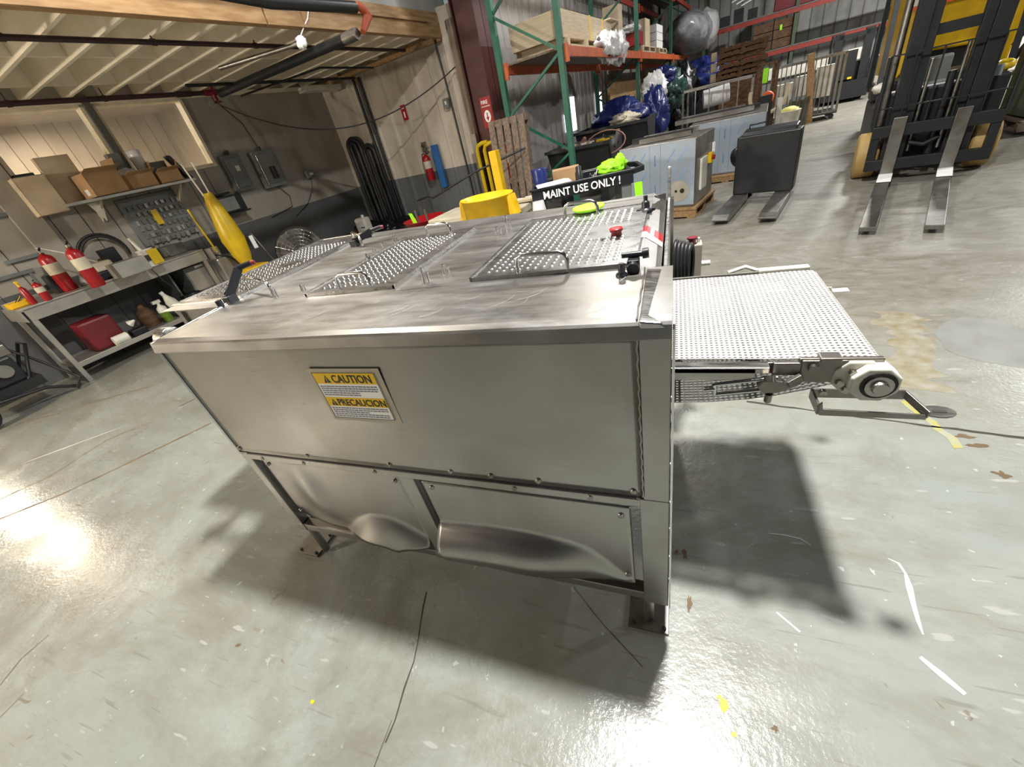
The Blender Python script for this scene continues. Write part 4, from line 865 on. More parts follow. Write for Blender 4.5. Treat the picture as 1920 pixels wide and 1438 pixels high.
carton(.12, -5.06, 1.80, .18, .30, .42, 0, 'pale cardboard box at the left end of the shelf, tapering out of view', 'cardboard_l', False)
k = MB(FR); k.blob((.2, -3.62, 2.02), (.09, .12, .05), .4, 3); single(k, 'work_glove', M['yellow2'], 'crumpled yellow work gloves in the shelf box', 'glove')
k = MB(FR); k.prism([(-3.42, 1.875), (-3.35, 1.875), (-3.50, 2.2), (-3.56, 2.2)], 'X', .2, .3); single(k, 'black_binder', M['black_plastic'], 'black binder leaning at the right end of the wall shelf', 'binder', bevel=.01)
k = MB(FR); k.box((.05, -4.16, 2.05), (.14, -4.02, 2.33)); single(k, 'sheet_sample', M['panel_grey'], 'grey framed sheet standing on the shelf before the window', 'sheet')
k = MB(FR); k.lathe((.16, -3.86, 2.06), [(.07, 0), (.08, .2), (.085, .26), (.07, .27)], 14); single(k, 'plastic_tub', M['plastic_wrap'], 'white plastic tub on the wall shelf in front of the window', 'tub')
k = MB(FR); k.blob((.2, -4.08, 2.07), (.09, .1, .06), .4, 8); single(k, 'paper_wad', M['plastic_wrap'], 'crumpled white paper on top of the low shelf box', 'paper')
k = MB(FR); k.box((.06, -3.84, 2.0), (.18, -3.55, 2.16)); single(k, 'storage_bin', M['panel_grey'], 'grey storage bin on the wall shelf left of the black binder', 'bin', bevel=.01)
k = MB(FR); k.box((.0, -5.14, 2.0), (.08, -4.95, 2.26)); single(k, 'wall_charger', M['black_metal'], 'dark square device on the wall at the left window corner', 'device', bevel=.005)
k = MB(FR); k.prism([(-4.72, 1.83), (-4.56, 1.83), (-4.64, 1.60)], 'X', .2, .21); single(k, 'paper_cone', M['white_plastic'], 'white pointed paper hanging below the wall shelf', 'paper')
# tool board
t = thing('tool_board', 'dark grey tool board hung with small parts and hooks under the shelf', 'tool board', R(.02, -3.99, 1.2), A8)
k = MB(FR); k.box((.01, -4.37, 1.17), (.035, -3.58, 1.80)); k.build('board', M['panel_grey'], t, bevel=.003)
random.seed(12)
for i in range(60):
    v = -4.3 + (i % 10) * .074; z_ = 1.70 - (i // 10) * .095
    k = MB(FR); h_ = random.uniform(.04, .075); k.box((.035, v, z_ - h_), (.06, v + random.uniform(.02, .05), z_)); k.build('hanging_part', M[random.choice(['steel_dark', 'bench_p', 'grey_metal', 'panel_grey', 'steel_dark'])], t)
k = MB(FR); k.box((.06, -4.06, 1.40), (.08, -3.98, 1.60)); k.build('yellow_tag', M['yellow2'], t)
# workbench
t = thing('workbench', 'long galvanised steel workbench with a lower shelf against the left wall', 'workbench', R(.38, -5.1, 0), A8)
BU, BV0, BV1, BH = .75, -6.06, -4.02, .98
k = MB(FR); k.box((.02, BV0 - .03, BH - .03), (BU, BV1, BH)); k.box((BU - .015, BV0, BH - .15), (BU, BV1, BH - .01)); k.box((.02, BV0 - .03, BH - .15), (BU, BV0 - .02, BH - .01)); k.box((.02, BV0, BH), (.03, BV1, BH + .05)); k.build('tabletop', M['bench_p'], t, bevel=.004)
for u in (.06, BU - .05):
    for v in (BV0, BV1 - .08):
        k = MB(FR); k.box((u, v, 0), (u + .045, v + .05, BH - .03)); k.build('leg', M['bench_p'], t, bevel=.004)
k = MB(FR); k.box((.05, BV0, .20), (BU - .02, BV1 - .03, .235)); k.box((BU - .03, BV0, .19), (BU - .015, BV1 - .03, .25)); k.build('lower_shelf', M['bench_p'], t, bevel=.003)
k = MB(FR); k.box((.04, BV1 - .5, .3), (.5, BV1 - .48, .8)); k.build('divider', M['panel_grey'], t)
# second low table carrying on to the right
BT = BH + .002
def exting(F, u, v, z, h, r, label, group=None, m='red', tilt=(0, 0)):
    T = F @ Matrix.Translation((u, v, z)) @ Matrix.Rotation(tilt[0], 4, 'X') @ Matrix.Rotation(tilt[1], 4, 'Y')
    t = thing('fire_extinguisher', label, 'fire extinguisher', T.translation, A8, group)
    k = MB(T); k.lathe((0, 0, 0), [(r * .9, 0), (r, .01), (r, h * .72), (r * .85, h * .79), (r * .35, h * .84), (r * .3, h * .88)], 18); k.build('cylinder', M[m], t)
    k = MB(T); k.lathe((0, 0, h * .40), [(r * 1.01, 0), (r * 1.01, h * .24)], 18); k.build('label', M['hoses'], t)
    k = MB(T); k.cyl((0, 0, h * .86), (0, 0, h * .93), r * .25, n=10); k.cyl((r * .2, 0, h * .9), (r * .6, 0, h * .9), r * .2, n=8); k.build('valve', M['steel_dark'], t)
    k = MB(T); k.bar((-r * .2, 0, h * .92), (r * 1.1, 0, h * .99), r * .25, r * .12); k.bar((-r * .2, 0, h * .90), (r * 1.0, 0, h * .86), r * .25, r * .12); k.build('lever', M['ink'], t)
    k = MB(T); k.tube([(-r * .2, 0, h * .9), (-r * .9, 0, h * .88), (-r * 1.25, 0, h * .7), (-r * 1.15, 0, h * .4), (-r * 1.05, 0, h * .25)], r * .12, 6); k.cyl((-r * 1.05, 0, h * .25), (-r * 1.05, 0, h * .12), r * .14, r * .24, n=8); k.build('hose', M['ink'], t)
    return t
FE = [(140, 537, .52, .075, 'large red fire extinguisher on the workbench, left of the two large ones'), (193, 530, .52, .072, 'large red fire extinguisher on the workbench, right of the two large ones')]
for px, py, h, r, l in FE:
    p = PZR(px, py + 6, BT); exting(FR, p.x - .10, p.y, BT, h, r, l)
p = PZR(95, 562, BT); exting(FR, p.x - .06, p.y, BT, .24, .04, 'small red and white extinguisher right of the yellow tray on the bench')
p = PZR(68, 569, BT); t = thing('gas_torch', 'slim red bottle with a yellow and white valve beside the yellow tray', 'gas bottle', R(p.x - .06, p.y, BT), A8)
k = MB(FR); k.lathe((p.x - .06, p.y, BT), [(.03, 0), (.033, .01), (.033, .17), (.012, .2)], 12); k.build('bottle', M['red'], t)
k = MB(FR); k.cyl((p.x - .06, p.y, BT + .2), (p.x - .06, p.y, BT + .25), .012, n=8); k.cyl((p.x - .09, p.y, BT + .25), (p.x - .03, p.y, BT + .25), .014, n=8); k.build('valve', M['yellow'], t)
p = PZR(42, 575, BT); t = thing('parts_tray', 'yellow parts tray on the left end of the workbench', 'tray', R(p.x - .04, p.y, BT), A8)
k = MB(FR); c = (p.x - .08, p.y); k.box((c[0] - .12, c[1] - .08, BT), (c[0] + .12, c[1] + .10, BT + .012)); 
for a in (-1, 1): k.box((c[0] - .12, c[1] + (.10 if a > 0 else -.08) - .006, BT), (c[0] + .12, c[1] + (.10 if a > 0 else -.08), BT + .06)); k.box((c[0] + a * .12 - .006, c[1] - .08, BT), (c[0] + a * .12, c[1] + .10, BT + .06))
k.build('tray', M['yellow'], t, bevel=.004)
for i in range(4):
    k = MB(FR); k.bar((c[0] - .08 + i * .045, c[1] - .03, BT + .015), (c[0] - .06 + i * .045, c[1] + .07, BT + .10), .014); k.build('fitting', M[['black_metal', 'yellow', 'black_metal', 'steel_dark'][i]], t)
p = PZR(165, 533, BT); k = MB(FR); k.lathe((p.x - .06, p.y, BT), [(.05, 0), (.05, .04), (.02, .10), (.015, .13)], 12); single(k, 'oil_can', M['white_plastic'], 'small white oil can between the two large extinguishers', 'oil can')
p = PZR(215, 520, BT); t = thing('pump_sprayer', 'beige and black pump sprayer with a long white wand on the bench', 'sprayer', R(p.x - .1, p.y, BT), A8)
k = MB(FR); c = (p.x - .12, p.y); k.box((c[0] - .09, c[1] - .11, BT), (c[0] + .09, c[1] + .10, BT + .10)); k.build('base', M['black_plastic'], t, bevel=.02)
k = MB(FR); k.box((c[0] - .09, c[1] - .11, BT + .10), (c[0] + .09, c[1] + .10, BT + .21)); k.build('tank', M['hoses'], t, bevel=.025)
k = MB(FR); k.tube([(c[0], c[1], BT + .2), (c[0] - .05, c[1] - .16, BT + .36), (c[0] - .1, c[1] - .36, BT + .50), (c[0] - .1, c[1] - .40, BT + .52)], .008, 6); k.build('wand', M['white_plastic'], t)
p = PZR(262, 512, BT); k = MB(FR); k.box((p.x - .30, p.y - .17, BT), (p.x - .04, p.y + .17, BT + .17)); single(k, 'metal_toolbox', M['bench_p'], 'plain grey metal box in the middle of the workbench', 'toolbox', bevel=.006)
p = PZR(300, 497, BT); t = thing('wipes_bucket', 'white and yellow bucket with a brush standing in it on the workbench', 'bucket', R(p.x - .2, p.y, BT), A8)
c = (p.x - .16, p.y); k = MB(FR); k.lathe((c[0], c[1], BT), [(.075, 0), (.09, .2), (.095, .205), (.095, .215), (.088, .215)], 18); k.build('bucket', M['white_plastic'], t)
k = MB(FR); k.box((c[0] + .04, c[1] - .02, BT + .02), (c[0] + .10, c[1] + .10, BT + .2)); k.build('yellow_label', M['yellow2'], t)
k = MB(FR); k.box((c[0] + .06, c[1] - .07, BT + .08), (c[0] + .092, c[1] - .02, BT + .15)); k.build('black_label', M['ink'], t)
k = MB(FR); k.tube([(c[0], c[1] - .02, BT + .15), (c[0] - .02, c[1] - .06, BT + .38)], .02, 8); k.build('brush_handle', M['white_plastic'], t)
p = PZR(255, 492, BT); k = MB(FR); k.box((p.x - .3, p.y - .06, BT), (p.x - .2, p.y + .06, BT + .25)); single(k, 'ointment_box', M['white_paper'], 'small white box behind the grey metal box', 'box')
k = MB(FR); k.box((.08, -4.3, BT), (.4, -4.06, BT + .14)); single(k, 'parts_case', M['panel_grey'], 'low grey parts case at the right end of the bench', 'case', bevel=.01)
k = MB(FR)
for i in range(2): k.tube([(.06 + i * .03, -4.86 + .27 * math.cos(a) * (1 - .1 * i), 1.22 + (.27 - .03 * i) * math.sin(a)) for a in [-.3 + j * .25 for j in range(16)]], .016, 8)
single(k, 'rubber_hose_loop', M['black_rubber'], 'black rubber hose looped on the wall above the bench', 'hose')
p = PZR(80, 552, BT); k = MB(FR); k.box((.2, -5.62, BT), (.4, -5.42, BT + .22)); single(k, 'black_case', M['black_plastic'], 'black case behind the small extinguisher on the bench', 'case', bevel=.02)
k = MB(FR); k.box((.2, -4.98, BT + .0), (.32, -4.80, BT + .32)); single(k, 'black_speaker', M['black_plastic'], 'black box standing between the large extinguishers and the sprayer', 'box', bevel=.01)
wire([(.77, -4.75, BT), (.79, -4.72, .8), (.78, -4.6, .5), (.77, -4.66, .1)], .006, 'thin dark cable hanging over the front of the workbench')
# below, on the lower shelf
SZ = .237
def sh(px, py): return PU(px, py, .55)
q = sh(130, 655); k = MB(FR); k.box((.26, -5.75, SZ), (.60, -5.40, SZ + .38)); t = single(k, 'jerry_can', M['dark_red'], 'dark red square can on the lower shelf of the bench', 'can', bevel=.03)
t = thing('power_drill', 'black and white power tool on the lower shelf next to the red can', 'power tool', R(.6, -5.25, SZ), A8)
k = MB(FR); k.box((.54, -5.36, SZ), (.68, -5.18, SZ + .09)); k.box((.58, -5.3, SZ + .09), (.64, -5.24, SZ + .17)); k.build('body', M['black_plastic'], t, bevel=.012)
k = MB(FR); k.cyl((.69, -5.42, SZ + .06), (.69, -5.58, SZ + .06), .06, n=14); k.cyl((.62, -5.3, SZ + .17), (.66, -5.24, SZ + .2), .05, .01, n=10); k.build('cap', M['white_plastic'], t)
k = MB(FR); k.lathe((.4, -5.02, SZ), [(.10, 0), (.11, .02), (.11, .2), (.04, .28), (.035, .32)], 14); single(k, 'brown_jug', M['brown_wood'], 'brown jug on the lower bench shelf', 'jug')
t = thing('spray_bottle', 'spray bottle with green liquid on the lower bench shelf', 'bottle', R(.55, -4.86, SZ), A8)
k = MB(FR); k.lathe((.55, -4.86, SZ), [(.055, 0), (.06, .02), (.06, .14)], 14); k.build('liquid', mat('green_liquid', (.12, .2, .02), .2), t)
k = MB(FR); k.lathe((.55, -4.86, SZ + .14), [(.06, 0), (.058, .06), (.02, .1), (.02, .13)], 14); k.box((.52, -4.92, SZ + .27), (.57, -4.82, SZ + .31)); k.build('spray_head', M['white_plastic'], t)
t = thing('white_jug', 'tall white plastic jug leaning on the lower bench shelf', 'jug', R(.6, -4.70, SZ), A8)
T_ = FR @ Matrix.Translation((.58, -4.66, SZ)) @ Matrix.Rotation(.25, 4, 'X'); k = MB(T_); k.lathe((0, 0, 0), [(.06, 0), (.07, .03), (.07, .24), (.03, .34), (.025, .37)], 16); k.build('bottle', M['white_plastic'], t)
k = MB(T_); k.lathe((0, 0, .37), [(.028, 0), (.028, .03)], 12); k.build('cap', M['white_paper'], t)
t = thing('file_box', 'beige open-topped box with a hand slot on the lower bench shelf', 'box', R(.5, -4.42, SZ), A8)
k = MB(FR); k.box((.42, -4.58, SZ), (.68, -4.22, SZ + .17)); k.build('box', M['beige'], t, bevel=.004)
k = MB(FR); k.box((.681, -4.45, SZ + .12), (.683, -4.35, SZ + .14)); k.build('hand_slot', M['ink'], t)
k = MB(FR)
k.blob((.55, -4.4, SZ + .20), (.1, .15, .035), .5, 5); single(k, 'tool_heap', M['black_plastic'], 'black odds and ends heaped in the beige box', 'tools')
t = thing('storage_cabinet', 'grey plastic cabinet with a white top strip right of the file box', 'cabinet', R(.4, -4.15, .3), A8)
k = MB(FR); k.box((.18, -4.35, .44), (.60, -3.98, .80)); k.build('body', M['panel_grey'], t, bevel=.006)
k = MB(FR); k.box((.60, -4.33, .46), (.61, -4.0, .74)); k.build('door', M['bench_p'], t)
k = MB(FR); k.box((.61, -4.2, .76), (.615, -4.08, .79)); k.build('label_strip', M['white_paper'], t)
# tube lamp added out of view at the left to brighten the annex joists
t = thing('added_tube_lamp', 'added warm fill lamp, an unseen tube under the annex joists at the left', 'lamp', R(1.7, -10.6, 2.7), A8)
k = MB(FR); k.box((1.62, -11.2, 2.78), (1.78, -10.0, 2.84)); k.build('housing', M['white_plastic'], t)
k = MB(FR); k.tube([(1.7, -11.18, 2.74), (1.7, -10.02, 2.74)], .02, 8); k.build('tube', mat('tube_glow', (1, .9, .75), .5, emit=30, var=.01), t)
k = MB(FR); k.box((1.69, -11, 2.83), (1.71, -10.2, 2.95)); k.build('hangers', M['steel_dark'], t)
pl_ = bpy.data.lights.new('added_tube_light', 'POINT'); pl_.energy = 700; pl_.shadow_soft_size = .15; pl_.color = (1, .88, .72)
po = bpy.data.objects.new('added_tube_light', pl_); COL.objects.link(po); po.parent = t; po.location = (0, 0, -.12)

# ---- things on and before the corrugated wall
k = MB(FR)
for u in (1.0, 1.14):
    k = MB(FR); k.tube([(u, -.09, 2.85), (u, -.09, .15)], .028 if u < 1.1 else .024, 8); single(k, 'downpipe', M['black_metal'], 'black vertical pipe on the corrugated wall, %s of the pair' % ('left' if u < 1.1 else 'right'), 'pipe')
def hose_loop(u0, u1, ztop, zb, r, n, label):
    k = MB(FR)
    for j in range(n):
        w_ = (u1 - u0) / 2 - j * r * 2.3; c = (u0 + u1) / 2
        pts = [(c - w_, -.12 - j * .02, zb)] + [(c - w_ * math.cos(a), -.12 - j * .02, ztop - w_ + w_ * math.sin(a) - j * r * 2) for a in [i * math.pi / 10 for i in range(11)]] + [(c + w_, -.12 - j * .02, zb)]
        k.tube(pts, r, 8)
    return single(k, 'hanging_hose', M['black_rubber'], label, 'hose')
hose_loop(.28, .62, 1.98, .3, .042, 2, 'thick dark hose looped over a hook in the annex corner')
hose_loop(.68, .95, 1.80, .3, .045, 2, 'thick black hose looped beside the two vertical pipes')
q = PV(797, 290, -.12)
exting(FR, q.x + .02, -.15, .97, .52, .075, 'red fire extinguisher hanging on the corrugated wall beside a blue bar')
t = thing('extinguisher_bracket', 'grey hook holding the extinguisher on the corrugated wall', 'bracket', R(2.2, -.05, 1.5), A8)
k = MB(FR); k.box((2.12, -.08, 1.42), (2.2, -.04, 1.62)); k.tube([(2.16, -.08, 1.58), (2.16, -.14, 1.56), (2.3, -.1, 1.50)], .01, 6); k.build('hook', M['steel_dark'], t)
k = MB(FR); a_ = PV(812, 272, -.1); b_ = PV(840, 352, -.1); k.box((a_.x - .06, -.12, b_.z + .02), (a_.x + .07, -.05, a_.z - .0)); t = single(k, 'blue_bar', M['blue'], 'tall blue bar fixed upright beside the hanging extinguisher', 'bar', bevel=.006)
def sign(u, z, w, h, T, label, lines, sym=True):
    t = thing('fire_sign', label, 'sign', T.translation, A8)
    k = MB(T); k.box((u, -.006, z), (u + w, 0, z + h)); k.build('plate', M['red'], t)
    for i, (body, sz, dx, dz) in enumerate(lines):
        text('lettering', body, sz, T @ Matrix.Translation((u + dx, -.008, z + dz)) @ Matrix.Rotation(math.pi / 2, 4, 'X'), M['white_paper'], t, .0005)
    return t
sg = sign(-.06, -.12, .12, .24, FR @ Matrix.Translation((1.93, -.05, 2.14)), 'small red fire extinguisher sign on the corrugated wall', [('FIRE', .04, .012, .18)])
k = MB(FR); k.prism([(1.915, 2.06), (1.935, 2.06), (1.945, 2.14), (1.93, 2.16), (1.915, 2.14)], 'Y', -.061, -.057); k.build('symbol', M['white_paper'], sg)
sg = sign(.12, 1.58, .2, .42, FR @ Matrix.Translation((3.62, -.362, 0)), 'red and white fire extinguisher sign with an arrow on the maroon column', [('FIRE', .07, .02, .33), ('EXTINGUISHER', .023, .02, .29)])
k = MB(FR @ Matrix.Translation((3.62, -.362, 0))); 
for i in range(20):
    a = 2 * math.pi * i / 20; b = 2 * math.pi * (i + 1) / 20; c_ = (.22, 1.74)
    k.add([(c_[0], -.008, c_[1]), (c_[0] + .06 * math.cos(a), -.008, c_[1] + .085 * math.sin(a)), (c_[0] + .06 * math.cos(b), -.008, c_[1] + .085 * math.sin(b))], [(0, 1, 2)])
k.m = 1; k.add([(.22, -.0095, 1.67), (.19, -.0095, 1.73), (.21, -.0095, 1.73), (.21, -.0095, 1.79), (.23, -.0095, 1.79), (.23, -.0095, 1.73), (.25, -.0095, 1.73)], [(0, 1, 2, 3, 4, 5, 6)])
k.build('arrow_symbol', [M['white_paper'], M['red']], sg)
wire([(3.0, -.1, 3.0), (3.03, -.1, 2.2), (3.05, -.1, 1.0), (3.05, -.1, .2)], .016, 'black conduit running down the right end of the corrugated wall')
t = thing('wall_switch', 'grey switch box on the corrugated wall beside the conduit', 'switch', R(2.95, -.06, 2.0), A8)
k = MB(FR); k.box((2.86, -.1, 2.02), (2.96, -.04, 2.16)); k.build('box', M['grey_metal'], t, bevel=.004)
k = MB(FR); k.box((2.9, -.104, 2.07), (2.93, -.1, 2.12)); k.build('switch', M['white_plastic'], t)
# black clutter along the corrugated wall
random.seed(8)
for i, (u, v, r) in enumerate(((.35, -.5, .28), (.9, -.45, .25), (1.4, -.4, .24))):
    k = MB(FR); k.blob((u, v, r * .8), (r, r * .8, r * .8), .4, 11 + i); single(k, 'black_bag', M['tarp_black'], 'black crumpled bag in the annex corner, %s of three' % ('leftmost', 'middle one', 'rightmost')[i], 'bag')
# drum fan
t = thing('drum_fan', 'large round floor fan with a wire grille before the dark wall band', 'fan', R(.85, -2.6, 0), A8)
fc = Vector((.85, -2.6, .46)); 
FT_ = FR @ Matrix.Translation(fc) @ Matrix.Rotation(math.radians(53), 4, 'Z')
k = MB(FT_); k.lathe((0, 0, 0), [(.40, -.1), (.415, -.08), (.415, .08), (.40, .1), (.395, .08), (.395, -.08), (.40, -.1)], 36, 'Y'); k.build('drum', M['steel_dark'], t)
k = MB(FT_)
for r in (.08, .14, .2, .26, .32, .38): k.tube([(r * math.cos(a), -.105, r * math.sin(a)) for a in [i * math.pi / 16 for i in range(32)]], .0035, 5, closed=True)
for i in range(24): a = i * math.pi / 12; k.tube([(.05 * math.cos(a), -.11, .05 * math.sin(a)), (.41 * math.cos(a), -.1, .41 * math.sin(a))], .003, 5)
k.build('grille', M['chrome'], t)
for i in range(4):
    k = MB(FT_); a = i * math.pi / 2 + .4
    k.grid(lambda s, q_: (math.cos(a + q_ * .9) * lerp(.07, .37, s), -.04 + .09 * q_, math.sin(a + q_ * .9) * lerp(.07, .37, s)), 6, 5); k.build('blade', M['brown_wood'], t, solid=.004)
k = MB(FT_); k.lathe((0, 0, 0), [(.06, -.06), (.075, -.04), (.075, .08)], 16, 'Y'); k.build('hub', M['beige'], t)
k = MB(FT_); k.bar((-.3, 0, -.3), (-.33, 0, -.45), .03); k.bar((.3, 0, -.3), (.33, 0, -.45), .03); k.bar((-.33, -.2, -.445), (-.33, .2, -.445), .03); k.bar((.33, -.2, -.445), (.33, .2, -.445), .03); k.build('stand', M['black_metal'], t)
# janitor cart with yellow bag, parts washer
t = thing('cleaning_cart', 'tall yellow vinyl bag hanging on a cart behind the machine', 'cart', R(1.2, -3.75, 0), A8)
q0 = PU(388, 362, 1.2); q1 = PU(408, 415, 1.2); q2 = PU(430, 455, 1.2); q3 = PU(462, 490, 1.2)
k = MB(FR); k.tube([(1.2, q0.y, q0.z), (1.2, q0.y + .0, q0.z - .12), (1.2, q0.y, q0.z - .4), (1.2, q0.y, q0.z - .62), (1.2, q0.y, q0.z - .85), (1.2, q0.y, .62)], .1, 16, rs=[.05, .085, .13, .155, .12, .07]); k.build('bag', M['yellow2'], t)
k = MB(FR); k.box((1.05, q0.y - .16, .52), (1.4, q0.y + .2, .60)); k.box((1.1, q0.y - .1, .1), (1.35, q0.y + .15, .52)); k.build('tray', M['yellow'], t, bevel=.01)
k = MB(FR)
for d_ in (-.05, .03): k.tube([(1.2, q0.y + d_, q0.z - .1), (1.15 + d_, q0.y + d_ * 1.2, q0.z + .38)], .011, 6)
k.build('broom_handle', M['cream'], t)
for a_ in (1.08, 1.38):
    for b_ in (-.12, .16): k = MB(FR); k.lathe((a_, q0.y + b_, .05), [(.05, -.015), (.05, .015)], 14, 'Y'); k.build('caster', M['black_rubber'], t)
k = MB(FR); k.tube([(.85, -3.95, 1.5), (.9, -3.93, .9)], .014, 8); single(k, 'yellow_broom', M['yellow2'], 'yellow handle leaning between the tool board and the yellow bag', 'broom')
t = thing('parts_washer', 'white rectangular tank with a grey motor on top beside the workbench', 'parts washer', R(.9, -3.75, 0), A8)
k = MB(FR); k.box((.42, -3.98, .0), (.86, -3.62, .80)); k.build('tank', M['bench_p'], t, bevel=.02)
k = MB(FR); k.cyl((.62, -3.85, .80), (.62, -3.85, .95), .09, n=16); k.cyl((.71, -3.85, .88), (.73, -3.85, .88), .02, n=8); k.build('motor', M['beige'], t)
k = MB(FR); k.tube([(.75, -3.9, .85), (.9, -3.8, .78), (.88, -3.66, .6), (.9, -3.6, .3)], .012, 6); k.build('cable', M['ink'], t)
k = MB(FR); q = PU(474, 452, 1.3); T_ = FR @ Matrix.Translation((1.3, q.y, q.z)); k = MB(T_); k.box((0, -.03, -.1), (.01, .03, .08)); t = single(k, 'paper_tag', M['white_paper'], 'white paper tag hanging from a rod right of the yellow bag', 'tag')
k = MB(FR); k.tube([(1.3, q.y, q.z + .09), (1.3, q.y + .03, q.z + .11), (1.3, q.y + .16, q.z - .35), (1.3, q.y + .12, .05)], .009, 6); single(k, 'bent_rod', M['steel_dark'], 'bent rod carrying the white paper tag', 'rod')
# white jug on a carton behind the fan
q = PV(690, 440, -1.0)
t = thing('chemical_jug', 'square white chemical jug with a blue label behind the machine', 'jug', R(q.x, -1.0, .5), A8)
z0 = PV(690, 442, -1.0).z
k = MB(FR); k.box((q.x - .15, -1.1, z0), (q.x + .13, -.9, z0 + .36)); k.build('jug', M['white_plastic'], t, bevel=.04)
k = MB(FR); k.cyl((q.x + .04, -1.0, z0 + .36), (q.x + .04, -1.0, z0 + .41), .03, n=12); k.build('cap', M['white_paper'], t)
k = MB(FR); k.box((q.x - .02, -1.105, z0 + .06), (q.x + .12, -1.101, z0 + .24)); k.m = 1; k.box((q.x, -1.107, z0 + .18), (q.x + .11, -1.105, z0 + .20)); k.m = 2; k.box((q.x, -1.107, z0 + .10), (q.x + .05, -1.105, z0 + .13)); k.build('label', [M['white_paper'], M['tarp_blue'], M['yellow2']], t)
t = thing('drum', 'dark drum carrying the white chemical jug', 'drum', R(q.x, -1.0, 0), A8)
k = MB(FR); k.lathe((q.x, -1.0, 0), [(.2, 0), (.21, .02), (.2, z0 * .5), (.21, z0 * .52), (.2, z0 - .01), (.19, z0 - .002)], 20); k.build('body', M['black_metal'], t)
k = MB(FR); k.box((q.x - .5, -1.1, .0), (q.x - .28, -.9, z0 + .12)); single(k, 'upright_carton', M['brown_wood'], 'brown carton standing left of the white chemical jug', 'box')
# red barrow tray with lime handle and hose
t = thing('red_tub', 'shallow red plastic tub with pipes standing in it behind the machine', 'tub', R(3.4, -2.6, .4), A8)
b0 = PV(762, 425, -2.4); b1 = PV(833, 398, -2.4); cxx = (b0.x + b1.x) / 2; zz = b0.z - .08
k = MB(FR); k.lathe((cxx, -2.4, zz), [(.18, 0), (.22, .01), (.30, .16), (.315, .165), (.30, .17), (.21, .02), (.18, .02)], 24); k.build('tub', M['red'], t)
k = MB(FR); k.box((cxx - .2, -2.55, 0), (cxx + .2, -2.2, zz)); k.build('stand', M['black_metal'], t)
for d_ in (-.03, .14): k = MB(FR); k.tube([(cxx + d_, -2.5, zz + .05), (cxx + d_ - .01, -2.5, zz + .30)], .018, 8); k.build('pipe_end', M['steel_dark'], t)
k = MB(FR); k.prism([(cxx - .12, zz + .28), (cxx - .07, zz + .27), (cxx - .02, zz + .12), (cxx - .08, zz + .11)], 'Y', -2.56, -2.54); single(k, 'lime_wedge', M['lime'], 'lime green wedge hung on the red tub', 'wedge')
wire([(cxx - .7, -1.6, zz + .30), (cxx - .3, -1.8, zz + .36), (cxx + .1, -2.2, zz + .38), (cxx + .5, -1.6, zz + .55), (cxx + 1.2, -1.2, zz + .7)], .014, 'black cable strung behind the red tub')
# beige table with yellow tub
def pt(x, y, z): return PZR(x, y, z)
tz = .72; a = pt(835, 382, tz); 
t = thing('utility_table', 'beige table piled with scraps behind the yellow tub', 'table', R(4.7, -2.5, 0), A8)
k = MB(FR); k.box((3.95, -2.75, tz - .09), (5.35, -2.05, tz)); k.build('tabletop', M['hoses'], t, bevel=.015)
for u in (4.0, 5.25):
    for v in (-2.7, -2.15): k = MB(FR); k.box((u, v, 0), (u + .06, v + .06, tz - .09)); k.build('leg', M['hoses'], t)
t = thing('yellow_tub', 'large bright yellow oval plastic tub behind the machine', 'tub', R(5.0, -3.1, .5), A8)
q = PV(915, 385, -3.1); zb = q.z - .12
def tubf(F, cx_, cy_, z0_, rx, ry, h):
    k = MB(F); n = 36
    rings = [(.90, 0), (.97, .01), (1.0, h - .02), (1.05, h - .015), (1.05, h), (.99, h), (.93, .03), (.5, .03)]
    vs = [(cx_ + rx * s_ * math.cos(2 * math.pi * i / n), cy_ + ry * s_ * math.sin(2 * math.pi * i / n), z0_ + z_) for s_, z_ in rings for i in range(n)]
    k.add(vs, [(j * n + i, j * n + (i + 1) % n, (j + 1) * n + (i + 1) % n, (j + 1) * n + i) for j in range(len(rings) - 1) for i in range(n)], True); k.add(vs[-n:], [tuple(range(n))]); return k
tubf(FR, q.x, -3.1, zb, .30, .24, .22).build('tub', M['yellow'], t)
k = MB(FR)
for s_ in (-1, 1): k.prism([(q.x + s_ * .29, zb + .2), (q.x + s_ * .33, zb + .2), (q.x + s_ * .37, zb), (q.x + s_ * .26, zb)], 'Y', -3.16, -3.04)
k.build('side_fin', M['yellow'], t)
k = MB(FR); k.box((q.x - .3, -3.3, 0), (q.x + .3, -2.9, zb)); single(k, 'tub_stand', M['grey_metal'], 'grey box the yellow tub stands on', 'stand')
random.seed(21)
for i, (u, v) in enumerate(((4.9, -2.3), (5.1, -2.4), (5.2, -2.25), (4.3, -2.3))):
    k = MB(FR); k.bar((u, v, tz + .02 + i * .0), (u + .3, v + .08 * (i - 1), tz + .03), .12, .025); single(k, 'timber_offcut', M['ply' if i % 2 else 'white_plastic'], ('short pale offcut on the beige table beside the leaning pallet', 'timber offcut on the beige table, nearest the lettered cart', 'white board offcut at the far corner of the beige table', 'timber offcut at the left of the beige table behind the yellow tub')[i], 'offcut')
k = MB(FR)
k.box((3.55, -2.0, .1), (3.95, -1.7, .32)); single(k, 'orange_crate', M['skirt'], 'orange crate on the floor under the beige table', 'crate')
k = MB(FR); k.blob((3.4, -.7, .26), (.16, .14, .24), .3, 6); single(k, 'blue_sack', M['blue'], 'blue sack standing at the foot of the corrugated wall', 'sack')
